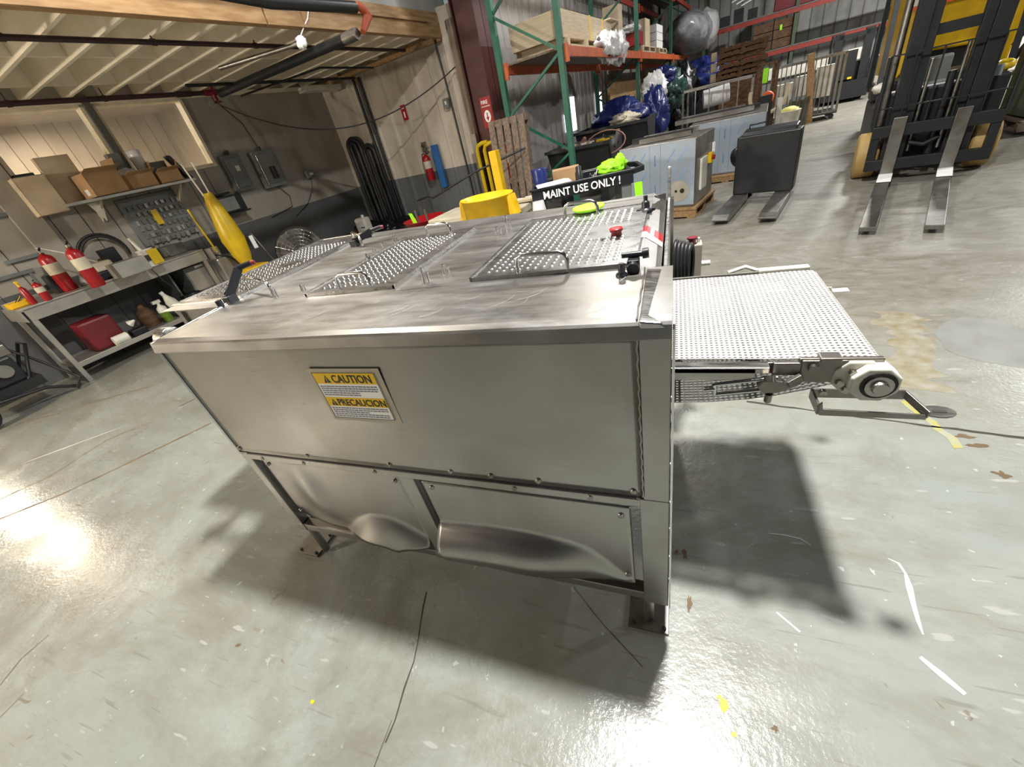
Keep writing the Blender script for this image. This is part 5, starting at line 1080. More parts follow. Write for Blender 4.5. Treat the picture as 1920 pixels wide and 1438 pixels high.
# bollard, barrier, extinguisher at the column, pallet leaning
bx = PV(935, 330, -1.5); t = thing('yellow_bollard', 'square bright yellow guard post in front of the maroon column', 'guard post', R(bx.x, -1.5, 0), A8)
ztop = PV(922, 283, -1.5).z
k = MB(FR); k.box((bx.x - .06, -1.56, 0), (bx.x + .06, -1.44, ztop)); k.build('post', M['yellow'], t, bevel=.006)
k = MB(FR); k.box((bx.x - .12, -1.62, 0), (bx.x + .12, -1.38, .012)); k.build('base_plate', M['yellow'], t)
t = thing('guard_rail', 'yellow bent tube guard rail against the corrugated metal wall', 'guard rail', R(3.45, -.6, 0), A8)
r0 = PV(893, 275, -.6); r1 = PV(912, 268, -.6)
for i, u in enumerate((r0.x, r0.x + .14)):
    k = MB(FR); z_ = r0.z - .02 * i; k.tube([(u, -.6, .1), (u, -.6, z_ - .06), (u + .03, -.6, z_), (u + .12, -.6, z_ + .03), (u + .22, -.6, z_ + .03)], .032, 10); k.build('tube', M['yellow2'], t)
k = MB(FR); k.box((r0.x - .05, -.66, .05), (r0.x + .3, -.5, .12)); k.build('foot', M['black_metal'], t)
k = MB(FR); k.box((3.52, -.52, .6), (3.62, -.46, 1.55)); single(k, 'grey_conduit_box', M['steel_dark'], 'grey conduit and boxes behind the yellow guard rail', 'conduit')
eq = PV(952, 300, -.5)
exting(FR, eq.x + .02, -.5, eq.z - .26, .56, .075, 'red fire extinguisher hung on the maroon column beside the leaning pallet')
def slat_pallet(T, w, d, name, label, m, group=None, nb=7, third=True):
    t = thing(name, label, 'pallet', T.translation, 0, group); MATS[t.name] = T.copy(); t.matrix_world = T
    k = MB(T)
    for i in range(nb): x = -w / 2 + (i + .5) * w / nb; k.box((x - w / nb * .38, -d / 2, .10), (x + w / nb * .38, d / 2, .12))
    k.build('deck_boards', M[m], t)
    k = MB(T)
    for y in (-d / 2 + .04, 0, d / 2 - .04): k.box((-w / 2, y - .04, .02), (w / 2, y + .04, .10))
    k.build('stringers', M[m], t)
    k = MB(T)
    for x in (-w / 2 + .06, 0, w / 2 - .06): k.box((x - .05, -d / 2, 0), (x + .05, d / 2, .02))
    k.build('bottom_boards', M[m], t); return t
lq0 = PV(962, 240, -.75); lq1 = PV(1000, 238, -.75)
T_ = FR @ Matrix.Translation((4.52, -1.05, .83)) @ Matrix.Rotation(math.radians(84), 4, 'X')
slat_pallet(T_, .62, 1.62, 'wooden_pallet', 'weathered wooden pallet standing upright against the rack', 'old_wood', nb=5)

# ---- cart lettered MAINT USE ONLY
c0 = PZR(1000, 362, .9); c1 = PZR(1187, 322, .9); ang = math.atan2(c1.y - c0.y, c1.x - c0.x); Lc = (c1 - c0).length
TC = FR @ Matrix.Translation((c0.x, c0.y, 0)) @ Matrix.Rotation(ang, 4, 'Z')
t = thing('maintenance_cart', 'black plastic utility cart lettered MAINT USE ONLY along its tray rim', 'cart', TC.translation, 0); MATS[t.name] = TC.copy(); t.matrix_world = TC
k = MB(TC); Wc = .62
k.box((-.02, -.02, .80), (Lc, .01, .925)); k.box((-.02, Wc - .03, .80), (Lc, Wc, .925)); k.box((-.02, 0, .80), (.01, Wc, .925)); k.box((Lc - .04, 0, .80), (Lc, Wc, .925)); k.box((0, 0, .80), (Lc, Wc, .82))
k.box((-.04, -.035, .915), (Lc + .0, .0, .935)); k.box((-.04, Wc, .915), (Lc, Wc + .03, .935))
k.prism([(Lc, -.03), (Lc + .13, .1), (Lc + .13, .5), (Lc, Wc + .03), (Lc, Wc - .03), (Lc + .09, .48), (Lc + .09, .12), (Lc, .02)], 'Z', .88, .93)
k.build('top_tray', M['black_plastic'], t, bevel=.004)
k = MB(TC); k.box((0, 0, .25), (Lc, Wc, .29)); k.box((0, -.01, .25), (Lc, .01, .36)); k.build('bottom_tray', M['black_plastic'], t, bevel=.004)
for x in (.0, Lc - .12):
    for y in (0, Wc - .08): k = MB(TC); k.box((x, y, .29), (x + .10, y + .06, .80)); k.build('post', M['grey_metal'], t, bevel=.01)
for x in (.08, Lc - .1):
    for y in (.06, Wc - .06): k = MB(TC); k.lathe((x, y, .0635), [(.0625, -.018), (.0625, .018)], 16, 'Y'); k.bar((x, y, .12), (x, y, .25), .04); k.build('caster', M['black_rubber'], t)
text('lettering', 'MAINT USE ONLY !', .105, TC @ Matrix.Translation((.10, -.037, .822)) @ Matrix.Rotation(math.pi / 2, 4, 'X'), M['white_paper'], t, .001, xs=(Lc - .2) / .93)
def C(x, y, z): return TC @ Vector((x, y, z))
k = MB(TC); k.box((.04, -.03, .937), (.40, .20, .945), rz=.12); k.box((.06, -.01, .945), (.38, .19, .950), rz=.25); single(k, 'paper_stack', M['white_paper'], 'white papers lying on the lettered cart', 'paper')
k = MB(TC); k.lathe((.50, .12, .82), [(.04, 0), (.04, .17), (.03, .18), (.03, .22), (.02, .23)], 14); single(k, 'black_bottle', M['black_plastic'], 'black bottle standing in the middle of the lettered cart', 'bottle')
k = MB(TC); k.box((.22, .36, .82), (.52, .58, 1.02)); single(k, 'cart_carton', M['cardboard'], 'brown carton at the back of the lettered cart', 'box')
k = MB(TC); k.lathe((.08, .3, .82), [(.07, 0), (.09, .26), (.085, .27)], 14); single(k, 'blue_bin', M['tarp_blue'], 'blue bin at the left end of the lettered cart', 'bin')
k = MB(TC); k.blob((Lc - .18, .22, .96), (.13, .10, .06), .5, 5, 12, 2.4); k.blob((Lc - .1, .2, 1.0), (.05, .04, .07), .3, 6, 10); single(k, 'lime_gloves', M['lime'], 'lime green gloves lying on the right end of the lettered cart', 'gloves')
k = MB(TC); k.prism([(Lc + .0, .80), (Lc + .08, .80), (Lc + .085, .66), (Lc + .01, .65)], 'Y', -.04, -.03); single(k, 'lime_rag', M['lime'], 'lime green rag hanging below the right rim of the lettered cart', 'rag')
random.seed(4)
for i in range(7):
    x = .58 + i * .05; y = .12 + .35 * random.random(); k = MB(TC); a = random.uniform(-1, 1)
    k.tube([(x, y, .84), (x + .06 * math.cos(a), y + .05 * math.sin(a), .93 + .04 * random.random()), (x + .12 * math.cos(a), y, .86)], .012, 6); k.blob((x, y, .86), .03, .4, i, 6)
    single(k, 'metal_fitting', M[['chrome', 'steel_dark', 'bench_p'][i % 3]], '%s metal fitting on the lettered cart, %s of seven from the left' % (('polished', 'dull', 'pale')[i % 3], ('first', 'second', 'third', 'fourth', 'fifth', 'sixth', 'last')[i]), 'fitting', 'metal fittings on the lettered cart')
k = MB(TC); k.box((.25, .1, .29), (.6, .4, .62)); single(k, 'plywood_crate', M['ply'], 'pale plywood crate on the bottom tray of the lettered cart', 'crate')
k = MB(TC); k.lathe((.04, -.06, .60), [(.045, -.28), (.045, .0), (.09, .03), (.07, .16), (.06, .22)], 14); single(k, 'white_funnel', M['plastic_wrap'], 'white funnel hanging at the left corner of the lettered cart', 'funnel')

# ------------------------------------------------------------------ green pallet rack along the outer wall
RU0, RU1 = 4.22, 5.20
def upright(v, label, top=6.0):
    t = thing('rack_upright', label, 'rack frame', R(RU1, v, 0), A8, 'green rack frames')
    for u in (RU0, RU1):
        k = MB(FR); k.box((u - .04, v - .045, 0), (u + .04, v + .045, top)); k.build('post', M['green'], t, bevel=.004)
        k = MB(FR); k.box((u - .08, v - .07, 0), (u + .08, v + .07, .01)); k.build('foot_plate', M['green'], t)
    z_ = .35; up_ = True
    segs = [((RU1, .62), (RU0, 1.20)), ((RU0, 1.20), (RU1, 1.05)), ]
    pts = [(RU1, .35), (RU0, .95), (RU0, 1.02), (RU1, 1.02), (RU0, 1.85), (RU0, 1.93)]
    zz_ = .4; side = 0
    while zz_ < top - .7:
        k = MB(FR); a = (RU1 if side else RU0, v, zz_); b = (RU0 if side else RU1, v, zz_ + .62); k.bar(a, b, .035); k.build('brace', M['green'], t); zz_ += .62; side = 1 - side
    return t
VS = [-.37, 4.55, 9.3, 13.2]
upright(VS[0], 'green pallet rack frame nearest the camera'); upright(VS[1], 'green pallet rack frame at the end of the first orange beam')
upright(VS[2], 'green pallet rack frame right of the red box'); upright(VS[3], 'green pallet rack frame farthest along the corrugated wall')
names = ['nearest', 'second', 'third']
for i in range(3):
    for (z_, lv) in ((2.30, 'lower'), (3.72, 'upper')):
        for u, fb in ((RU1 + .06, 'front'), (RU0 + .06, 'rear')):
            if i == 0 and lv == 'upper' and fb == 'front': continue
            t = thing('rack_beam', 'orange rack beam, %s %s beam of the %s bay' % (lv, fb, names[i]), 'rack beam', R(u, VS[i], z_), A8, 'orange rack beams')
            k = MB(FR); k.box((u - .02, VS[i] + .05, z_ - .12), (u + .03, VS[i + 1] - .05, z_)); k.build('beam', M['orange' if lv == 'lower' else 'red_beam'], t, bevel=.003)
            for vv in (VS[i] + .02, VS[i + 1] - .07):
                k = MB(FR); k.box((u - .03, vv, z_ - .18), (u + .035, vv + .05, z_ + .03)); k.build('end_connector', M['orange'], t)
    t = thing('shelf_deck', 'wooden deck boards on the lower level of the %s rack bay' % names[i], 'shelf', R(4.7, VS[i], 2.3), A8, 'rack decks')
    k = MB(FR); k.box((RU0 + .1, VS[i] + .1, 2.29), (RU1 + .03, VS[i + 1] - .1, 2.315)); k.build('deck', M['old_wood'], t)
ZD = 2.32
t = thing('plywood_crate', 'long low plywood crate with yellow straps on the nearest orange beam', 'crate', R(4.7, 1.2, ZD), A8)
k = MB(FR); k.box((4.30, -.05, ZD + .12), (5.12, 2.7, ZD + .44)); k.box((4.2, 2.4, ZD + .44), (5.2, 3.0, ZD + .46)); k.build('box', M['ply'], t, bevel=.004)
for v in (1.35, 2.1): k = MB(FR); k.box((5.12, v, ZD + .12), (5.125, v + .05, ZD + .45)); k.build('strap', M['label_yellow'], t)
k = MB(FR)
for v in (.1, 1.0, 1.7, 2.5): k.box((4.3, v, ZD), (5.15, v + .12, ZD + .12))
k.box((5.05, .1, ZD), (5.2, 2.2, ZD + .03)); k.build('skids', M['ply'], t)
k = MB(FR); k.blob((5.22, 2.1, ZD + .02), (.12, .5, .17), .7, 14, 16, 2.2); k.blob((5.2, 2.9, ZD + .03), (.12, .35, .19), .7, 15, 14, 2.2); single(k, 'plastic_sheeting', M['plastic_wrap'], 'crumpled white plastic sheeting hanging over the nearest orange beam', 'plastic sheeting')
def rb(u0, v0, z0, u1, v1, z1, name, m, label, cat, **kw): k = MB(FR); k.box((u0, v0, z0), (u1, v1, z1)); return single(k, name, M[m], label, cat, **kw)
rb(4.6, 3.45, ZD, 5.1, 3.95, ZD + .33, 'brown_carton', 'cardboard', 'small brown carton on the nearest bay beside the second green frame', 'box')
rb(4.35, 5.0, ZD + .14, 4.7, 5.4, ZD + 1.0, 'brown_carton', 'cardboard_l', 'tall upright carton on the second bay behind the red box', 'box')
t = rb(4.75, 4.75, ZD + .14, 5.2, 5.25, ZD + .38, 'red_box', 'red', 'red box with white wrap on top on the second rack bay', 'box')
k = MB(FR); k.blob((5.0, 4.9, ZD + .45), (.2, .3, .08), .4, 3); single(k, 'plastic_bundle', M['plastic_wrap'], 'white plastic bundle lying on the red box', 'bundle')
for j in range(3): rb(4.7, 7.0, ZD + .12 + j * .17, 5.2, 7.9, ZD + .28 + j * .17, 'white_carton', 'white_paper', 'white carton on the second rack bay, %s of the stack' % ('bottom', 'middle', 'top')[j], 'box', group='white cartons', bevel=.01)
rb(4.8, 6.0, ZD + .10, 5.1, 6.6, ZD + .7, 'brown_carton', 'cardboard_l', 'torn pale carton between the red box and the white cartons', 'box')
for j, (v, w_) in enumerate(((5.0, 1.6), (7.1, 1.2))):
    T_ = FR @ Matrix.Translation((4.8, v + w_ / 2, ZD)); slat_pallet(T_, .9, w_, 'wooden_pallet', ('wooden pallet under the red box on the second rack bay', 'wooden pallet under the white cartons on the rack')[j], 'ply', 'pallets on the rack')
wb_ = thing('wrapped_bundle', 'huge bundle wrapped in clear plastic on the third rack bay', 'bundle', R(4.8, 11, ZD), A8)
k = MB(FR); k.blob((5.45, 11.8, ZD + .52), (.78, 1.9, .60), .10, 5, 20, 1.2, False); k.build('wrap', M['wrap_dark'], wb_)
k = MB(FR); k.blob((5.95, 12.0, ZD + .54), (.36, 1.1, .54), .15, 6, 16, 1.6, False); k.build('film_end', M['wrap_light'], wb_)
rb(4.4, 9.6, ZD + 1.5, 5.2, 12.8, ZD + 2.0, 'dark_parts', 'black_metal', 'dark equipment on the top level above the wrapped bundle', 'equipment', bevel=.05)
# plywood sheets leaning behind the rack, green and blue tarps
rb(4.3, 5.2, 0, 4.36, 9.0, 1.95, 'plywood_sheet', 'wood', 'tall plywood sheet standing behind the second rack bay', 'plywood')
rb(4.3, 9.6, 0, 4.36, 10.8, 2.1, 'plywood_sheet', 'wood', 'plywood sheet standing behind the third rack bay', 'plywood')
def blobthing(name, m, px, py, v, r, amp, seed, label, cat, n=16, fr=1.8, u=None):
    q = PV(px, py, v) if u is None else PU(px, py, u); k = MB(FR); k.blob((q.x, q.y, max(q.z, r[2] * .8)), r, amp, seed, n, fr); return single(k, name, M[m], label, cat)
# hoppers
def hopper(F, L0, W0, hh, z0, label, m='hopper'):
    t = thing('tipping_hopper', label, 'hopper', F.translation, 0); MATS[t.name] = F.copy(); t.matrix_world = F
    k = MB(F); th = .02
    sec = [(0, z0 + hh), (W0 * .32, z0), (W0 * .85, z0), (W0, z0 + hh)]
    inn = [(W0 - th, z0 + hh), (W0 * .85 - th, z0 + th), (W0 * .32 + th, z0 + th), (th, z0 + hh)]
    k.prism(sec + inn, 'X', 0, L0); k.prism(sec, 'X', 0, th); k.prism(sec, 'X', L0 - th, L0); k.box((-.03, -.03, z0 + hh - .05), (L0 + .03, 0, z0 + hh)); k.box((-.03, W0, z0 + hh - .05), (L0 + .03, W0 + .03, z0 + hh))
    k.build('bin', M[m], t)
    for x in (.1, L0 - .25): k = MB(F); k.box((x, .2, 0), (x + .15, W0 * .9, z0)); k.build('base_rail', M[m], t)
    return t
h1 = FR @ Matrix.Translation((4.38, .55, 0))
hopper(h1, 1.15, .95, .62, .38, 'dark grey tipping hopper nearest the lettered cart')
h2 = FR @ Matrix.Translation((4.38, 2.2, 0)) @ Matrix.Rotation(.04, 4, 'Z')
hopper(h2, 1.45, 1.2, .66, .46, 'large black tipping hopper behind, under the rack beam')
k = MB(FR)
a = PV(1135, 268, .8)
k.tube([a + Vector((.35 * math.cos(t_), .1 * math.sin(t_), .18 * math.sin(t_))) for t_ in [i * math.pi / 10 for i in range(20)]], .012, 6, closed=True); single(k, 'copper_hoop', M['copper'], 'rusty wire hoop sticking out of the nearer hopper', 'wire')
random.seed(31)
for i in range(9):
    q = PV(1068 + i * 11, 276 - i * 2.2, 1.0); k = MB(FR); a = Vector((random.uniform(-.2, .2), random.uniform(-.1, .1), random.uniform(.0, .14)))
    if i % 3 == 0: k.box(q + Vector((-.12, -.1, -.1)), q + Vector((.12, .1, .03)), rz=random.random())
    else: k.bar(q - a, q + a, .05)
    single(k, 'metal_scrap', M[['cardboard_l', 'steel_dark', 'copper', 'white_plastic', 'black_metal', 'steel_dark', 'yellow2', 'black_metal', 'steel'][i]], ('tan carton scrap', 'dull steel bar', 'rusty copper bar', 'white plastic block', 'black metal bar', 'grey steel bar', 'yellow vinyl block', 'black bar by the hoop', 'bright steel bar')[i] + ' sticking out of the nearer hopper', 'scrap', 'scrap in the nearer hopper')
rb(4.2, 1.7, 0, 4.3, 2.2, 1.05, 'blue_tote', 'tarp_blue', 'blue tote behind the leaning pallet', 'tote') if False else None
blobthing('blue_tarp', 'tarp_blue', 1163, 218, 0, (.46, .42, .26), .5, 2, 'dark blue tarp heaped in the large black hopper', 'tarp', u=5.1)
blobthing('blue_tarp', 'tarp_blue', 1228, 212, 0, (.26, .3, .42), .5, 7, 'blue tarp hanging over the right end of the black hopper', 'tarp', u=5.6)
blobthing('blue_tarp', 'tarp_blue', 1243, 143, 0, (.26, .3, .17), .5, 9, 'blue tarp rolled on top of the white plastic heap', 'tarp', u=5.5)
blobthing('white_plastic_heap', 'plastic_wrap', 1226, 168, 0, (.24, .25, .26), .6, 4, 'crumpled white plastic between the blue and black tarps', 'plastic sheeting', u=5.5)
blobthing('green_tarp', 'tarp_green', 1257, 172, 0, (.34, .5, .42), .5, 12, 'dark green tarp heaped beside the white plastic', 'tarp', u=5.5)
blobthing('black_tarp', 'tarp_black', 1277, 190, 0, (.42, .5, .80), .35, 13, 'black tarp covering a tall stack beside the grey cage cart', 'tarp', u=5.7)
blobthing('blue_tarp', 'tarp_blue', 1318, 142, 10.5, (.62, .4, .38), .55, 15, 'blue tarp draped below the orange beam over the cage cart', 'tarp')
blobthing('green_tarp', 'tarp_green', 1382, 140, 9.0, (.55, .3, .2), .5, 16, 'shiny dark green tarp lying on top of the grey cage cart', 'tarp')
blobthing('yellow_rags', 'hoses', 1172, 224, 0, (.24, .2, .10), .6, 18, 'heap of tan rags in the large black hopper', 'rags', u=5.35)
# ---- crated machines in blue film
def film_machine(F, L0, W0, z0, hh, label, pal=True, hole=False, arrows=(.45,)):
    t = thing('stainless_cabinet', label, 'cabinet', F.translation, 0); MATS[t.name] = F.copy(); t.matrix_world = F
    k = MB(F); k.box((0, 0, z0), (L0, W0, z0 + hh)); k.build('body', M['steel_dark'], t, bevel=.006)
    k = MB(F); k.box((.01, -.006, z0 + .03), (L0 - .01, 0, z0 + hh - .01)); f_ = k.build('film_panel', M['film'], t)
    k = MB(F)
    for sx in (.42, .56): k.box((L0 * sx, -.0075, z0 + .03), (L0 * sx + .004, -.006, z0 + hh - .01))
    k.box((.06, -.0075, z0 + .03), (.063, -.006, z0 + hh - .01))
    k.build('film_seam', M['film_ink'], f_)
    k = MB(F); k.m = 0
    for sx in (.12, .26, .64, .78):
        for sz in (.12, .42, .72):
            if hole and sx > .6 and sz < .3: continue
            x = L0 * sx; z_ = z0 + hh * sz; k.add([(x, -.0075, z_), (x + .018, -.0075, z_ - .01), (x + .12, -.0075, z_ + .13), (x + .10, -.0075, z_ + .14)], [(0, 1, 2, 3)])
    k.build('film_print', mat('pale_print', (.22, .34, .52), .5), f_)
    k = MB(F)
    for sz in (.25, .7):
        x = L0 * .49; z_ = z0 + hh * sz; k.add([(x - .006, -.0078, z_), (x + .006, -.0078, z_), (x + .006, -.0078, z_ + .11), (x - .006, -.0078, z_ + .11)], [(0, 1, 2, 3)]); k.add([(x - .016, -.0078, z_ + .005), (x, -.0078, z_ - .03), (x + .016, -.0078, z_ + .005)], [(0, 1, 2)])
    k.build('film_arrow', M['film_ink'], f_)
    if hole:
        k = MB(F); c_ = (L0 * .80, z0 + hh * .26); k.m = 0
        pts = [(c_[0] + .13 * (1 + .15 * noise.noise(Vector((i * .9, 3, 1)))) * math.cos(2 * math.pi * i / 18), -.009, c_[1] + .13 * (1 + .3 * noise.noise(Vector((i * .8, 1, 4)))) * math.sin(2 * math.pi * i / 18)) for i in range(18)]
        k.add(pts, [tuple(range(18))]); k.m = 1
        for dx, r_ in ((-.035, .018), (.045, .03)): k.add([(c_[0] + dx + r_ * math.cos(a), -.0105, c_[1] + r_ * math.sin(a)) for a in [i * math.pi / 8 for i in range(16)]], [tuple(range(16))])
        k.build('bare_patch', [M['beige'], M['ink']], f_)
    if pal:
        slat = thing('wooden_pallet', 'wooden pallet under the ' + label, 'pallet', F.translation, 0); MATS[slat.name] = F.copy(); slat.matrix_world = F
        k = MB(F); k.box((-.04, -.06, z0 - .03), (L0 + .04, W0 + .06, z0 - .001)); k.build('deck', M['wood'], slat)
        k = MB(F)
        for y in (-.05, W0 / 2 - .04, W0 - .03): k.box((-.03, y, .02), (L0 + .03, y + .08, z0 - .03))
        k.build('stringers', M['wood'], slat)
        k = MB(F)
        for x in (-.03, L0 / 2, L0 - .07): k.box((x, -.06, 0), (x + .1, W0 + .06, .02))
        k.build('bottom_boards', M['wood'], slat)
    return t
a = PZ(1163, 378, .0); b = PZ(1300, 404, 0.0); b = Vector((.225, 6.25, 0)); T1 = Matrix.Translation((-.72, 6.50, 0)) @ Matrix.Rotation(-.30, 4, 'Z')
L1 = 1.02
m1 = film_machine(T1, L1, .86, .14, .81, 'stainless cabinet in blue film nearest the machine', True, True)
k = MB(T1); k.box((L1 + .002, .18, .30), (L1 + .03, .45, .68)); k.build('side_panel', M['white_plastic'], m1, bevel=.005)
k = MB(T1); k.box((L1 + .005, .56, .56), (L1 + .05, .68, .68)); k.m = 1; k.cyl((L1 + .05, .62, .62), (L1 + .08, .62, .62), .03, n=12); k.build('main_switch', [M['label_yellow'], M['red']], m1)
k = MB(T1); k.box((L1 + .005, .76, .66), (L1 + .03, .82, .78)); k.build('tag', M['white_paper'], m1)
e0 = Vector((.85, 8.3, 0)); T2 = Matrix.Translation((.22, 8.35, 0)) @ Matrix.Rotation(-.16, 4, 'Z')
m2 = film_machine(T2, 1.10, 1.7, .12, .80, 'larger stainless cabinet in blue film behind the black stacker')
for i, (x, y, l_) in enumerate(((.0, .45, 1.0), (.1, .65, .9), (.2, .2, .8))):
    k = MB(T1); k.bar((x + .02, y, .985), (x + .02 + l_ * .8, y + .12, .985), .07, .05); single(k, 'metal_profile', M[['black_metal', 'steel', 'steel_dark'][i]], ('black metal profile lying on the nearer blue-film cabinet', 'bright metal profile lying on the nearer blue-film cabinet', 'dull metal profile at the front of the nearer blue-film cabinet')[i], 'metal profile')
for i, (y, l_, m_) in enumerate(((.5, 1.5, 'steel_dark'), (.8, 1.6, 'black_metal'), (1.2, 1.3, 'steel'))):
    k = MB(T2); k.bar((-.3, y, .965), (-.3 + l_ * .8, y + .1, .965), .12, .06); single(k, 'metal_profile', M[m_], ('dull flat bar on the larger blue-film cabinet', 'black flat bar on the larger blue-film cabinet', 'bright flat bar at the back of the larger blue-film cabinet')[i], 'metal profile')
# ---- black walkie stacker
sa, sb = Vector((.763, 6.715, 0)), Vector((1.48, 6.867, 0)); sb = Vector((1.44, 6.50, 0)); ang = math.atan2(sb.y - sa.y, sb.x - sa.x)
TS = Matrix.Translation(sa) @ Matrix.Rotation(ang, 4, 'Z'); t = thing('pallet_truck', 'black electric pallet truck with two bare forks and a flat front panel', 'pallet truck', TS.translation, 0); MATS[t.name] = TS.copy(); t.matrix_world = TS
k = MB(TS); k.box((0, 0, .10), (.70, .26, .80)); k.prism([(.0, .8), (.26, .8), (.26, .86), (.05, .84)], 'X', .05, .65); k.build('body', M['black_metal'], t, bevel=.015)
k = MB(TS); k.box((.12, -.003, .73), (.24, .0, .75)); k.box((.48, -.003, .73), (.6, 0, .75)); k.build('slots', M['ink'], t)
for x in (.0, .50):
    k = MB(TS); k.prism([(-1.1, .05), (-1.0, .02), (.05, .02), (.05, .10), (-1.0, .10), (-1.1, .07)], 'X', x + .005, x + .185); k.build('fork', M['steel_dark'], t, bevel=.004)
for x in (.1, .5): k = MB(TS); k.lathe((x + .05, .35, .1), [(.1, -.04), (.1, .04)], 18, 'X'); k.build('wheel', M['black_rubber'], t)
k = MB(TS); k.tube([(.1, .2, .84), (.1, .2, .9), (.28, .2, .91), (.28, .2, .85)], .012, 6); k.build('grab_handle', M['black_plastic'], t)
k = MB(TS); k.tube([(.35, .3, .4), (-.06, .6, .55)], .02, 8); k.blob((-.08, .55, .50), (.09, .09, .12), .2, 2, 8); k.m = 1; k.cyl((-.05, .5, .63), (-.02, .5, .68), .03, n=8); k.build('tiller_head', [M['black_plastic'], M['red']], t)
# ---- counterbalance forklift
fo = Vector((2.27, 6.85, 0)); TFk = Matrix.Translation(fo) @ Matrix.Rotation(math.atan2(6.62 - 6.86, 3.27 - 2.27), 4, 'Z')
t = thing('forklift', 'large black-masted forklift facing the camera with its forks on the floor', 'forklift', TFk.translation, 0); MATS[t.name] = TFk.copy(); t.matrix_world = TFk
FK = t; W_ = 1.06; BM = M['black_metal']
for x in (.12, .74): 
    k = MB(TFk); k.box((x, -.02, .10), (x + .13, .16, 3.6)); k.box((x + .13 if x < .5 else x - .08, .02, .15), (x + .21 if x < .5 else x, .14, 3.3)); k.build('mast_rail', BM, t, bevel=.004)
for z_ in (.35, 1.4, 2.6, 3.4): k = MB(TFk); k.box((.12, .10, z_), (.87, .17, z_ + .10)); k.build('mast_crossbar', BM, t)
for x in (.045, .56): k = MB(TFk); k.cyl((x, .08, .15), (x, .08, 2.6 if x < .5 else 1.05), .035, n=12); k.build('lift_cylinder', M['steel_dark' if x < .5 else 'black_metal'], t)
k = MB(TFk); k.tube([(.36, .04, .3), (.36, .04, 1.2)], .018, 8); k.tube([(.62, .04, .3), (.62, .04, 1.3)], .018, 8); k.build('lift_chains', M['steel_dark'], t)
k = MB(TFk); k.box((-.02, -.12, .14), (W_, -.05, .26)); k.box((-.02, -.12, .50), (W_, -.05, .62)); k.box((-.02, -.10, .14), (.06, -.05, .62)); k.box((W_ - .08, -.10, .14), (W_, -.05, .62)); k.build('carriage', BM, t, bevel=.005)
k = MB(TFk)
for x in (-.02, W_): k.tube([(x, -.08, .60), (x, -.08, 1.30)], .02, 6)
k.bar((-.02, -.08, .80), (W_, -.08, .80), .014, .014); k.bar((-.02, -.08, 1.30), (W_, -.08, 1.30), .014, .014)
for i in range(4): x = .20 + i * .22; k.bar((x, -.07, .62), (x, -.07, 1.30), .012, .03)
k.build('load_backrest', BM, t)
ff = [PZ(1626, 430, .06), PZ(1751, 426, .06)]
for i, xh in enumerate((.20, .72)):
    inv_ = TFk.inverted(); tipl = inv_ @ ff[i]; tipl.z = .06
    k = MB(TFk); k.box((xh - .06, -.17, .06), (xh + .06, -.12, .70)); k.bar((xh, -.12, .08), (tipl.x, tipl.y, .06), .125, .04); f_ = k.build('fork', M['steel_dark'], t, bevel=.004)
    d = Vector((tipl.x - xh, tipl.y + .12, 0)).normalized(); k = MB(TFk); a = Vector((xh, -.17, .105)); k.bar(a - d * .06, a + d * .42, .128, .004); k.build('white_label', M['white_paper'], f_)
for x in (-.10, W_ - .14):
    k = MB(TFk); k.lathe((x + .1, .30, .26), [(.14, -.11), (.24, -.11), (.26, -.09), (.26, .09), (.24, .11), (.14, .11)], 28, 'X'); w_ = k.build('wheel', M['tan'], t)
    k = MB(TFk); k.lathe((x + .1, .30, .26), [(.14, -.10), (.14, .10)], 20, 'X'); k.build('hub', M['black_metal'], w_)
k = MB(TFk); k.box((-.0, .35, .18), (W_ - .0, 2.1, .74)); k.box((.0, 1.5, .74), (W_, 2.15, .95)); k.box((-.02, .3, .55), (W_ + .03, .5, .92)); k.build('chassis', M['black_metal'], t, bevel=.03)
k = MB(TFk)
for x in (-.02, W_ + .02):
    k.bar((x, .5, .95), (x, .75, 2.3), .05); k.bar((x, 2.1, .9), (x, 1.9, 2.3), .05)
k.box((-.03, .7, 2.3), (W_ + .03, 2.0, 2.36)); k.build('overhead_guard', M['black_metal'], t)
k = MB(TFk); k.box((.3, 1.1, .75), (.75, 1.5, .88)); k.box((.3, 1.45, .85), (.75, 1.55, 1.15)); k.build('seat', M['panel_grey'], t, bevel=.03)
k = MB(TFk); k.tube([(.5 + .14 * math.cos(a), .75 + .12 * math.sin(a), .82 + .05 * math.sin(a)) for a in [i * math.pi / 8 for i in range(16)]], .015, 6, closed=True); k.build('steering_wheel', M['black_plastic'], t)
k = MB(TFk); k.box((.86, .30, .90), (1.0, .32, 1.0)); k.build('capacity_plate', M['film'], t)
for x in (-.0, 1.02): k = MB(TFk); k.blob((x, .42, .98), (.08, .08, .05), .3, 3, 8); k.build('lamp', M['white_plastic' if x < .5 else 'yellow2'], t)
k = MB(TFk); k.tube([(.35, .0, .4), (.48, -.02, .36), (.60, .0, .42)], .025, 6); k.build('hydraulic_hose', M['black_rubber'], t)
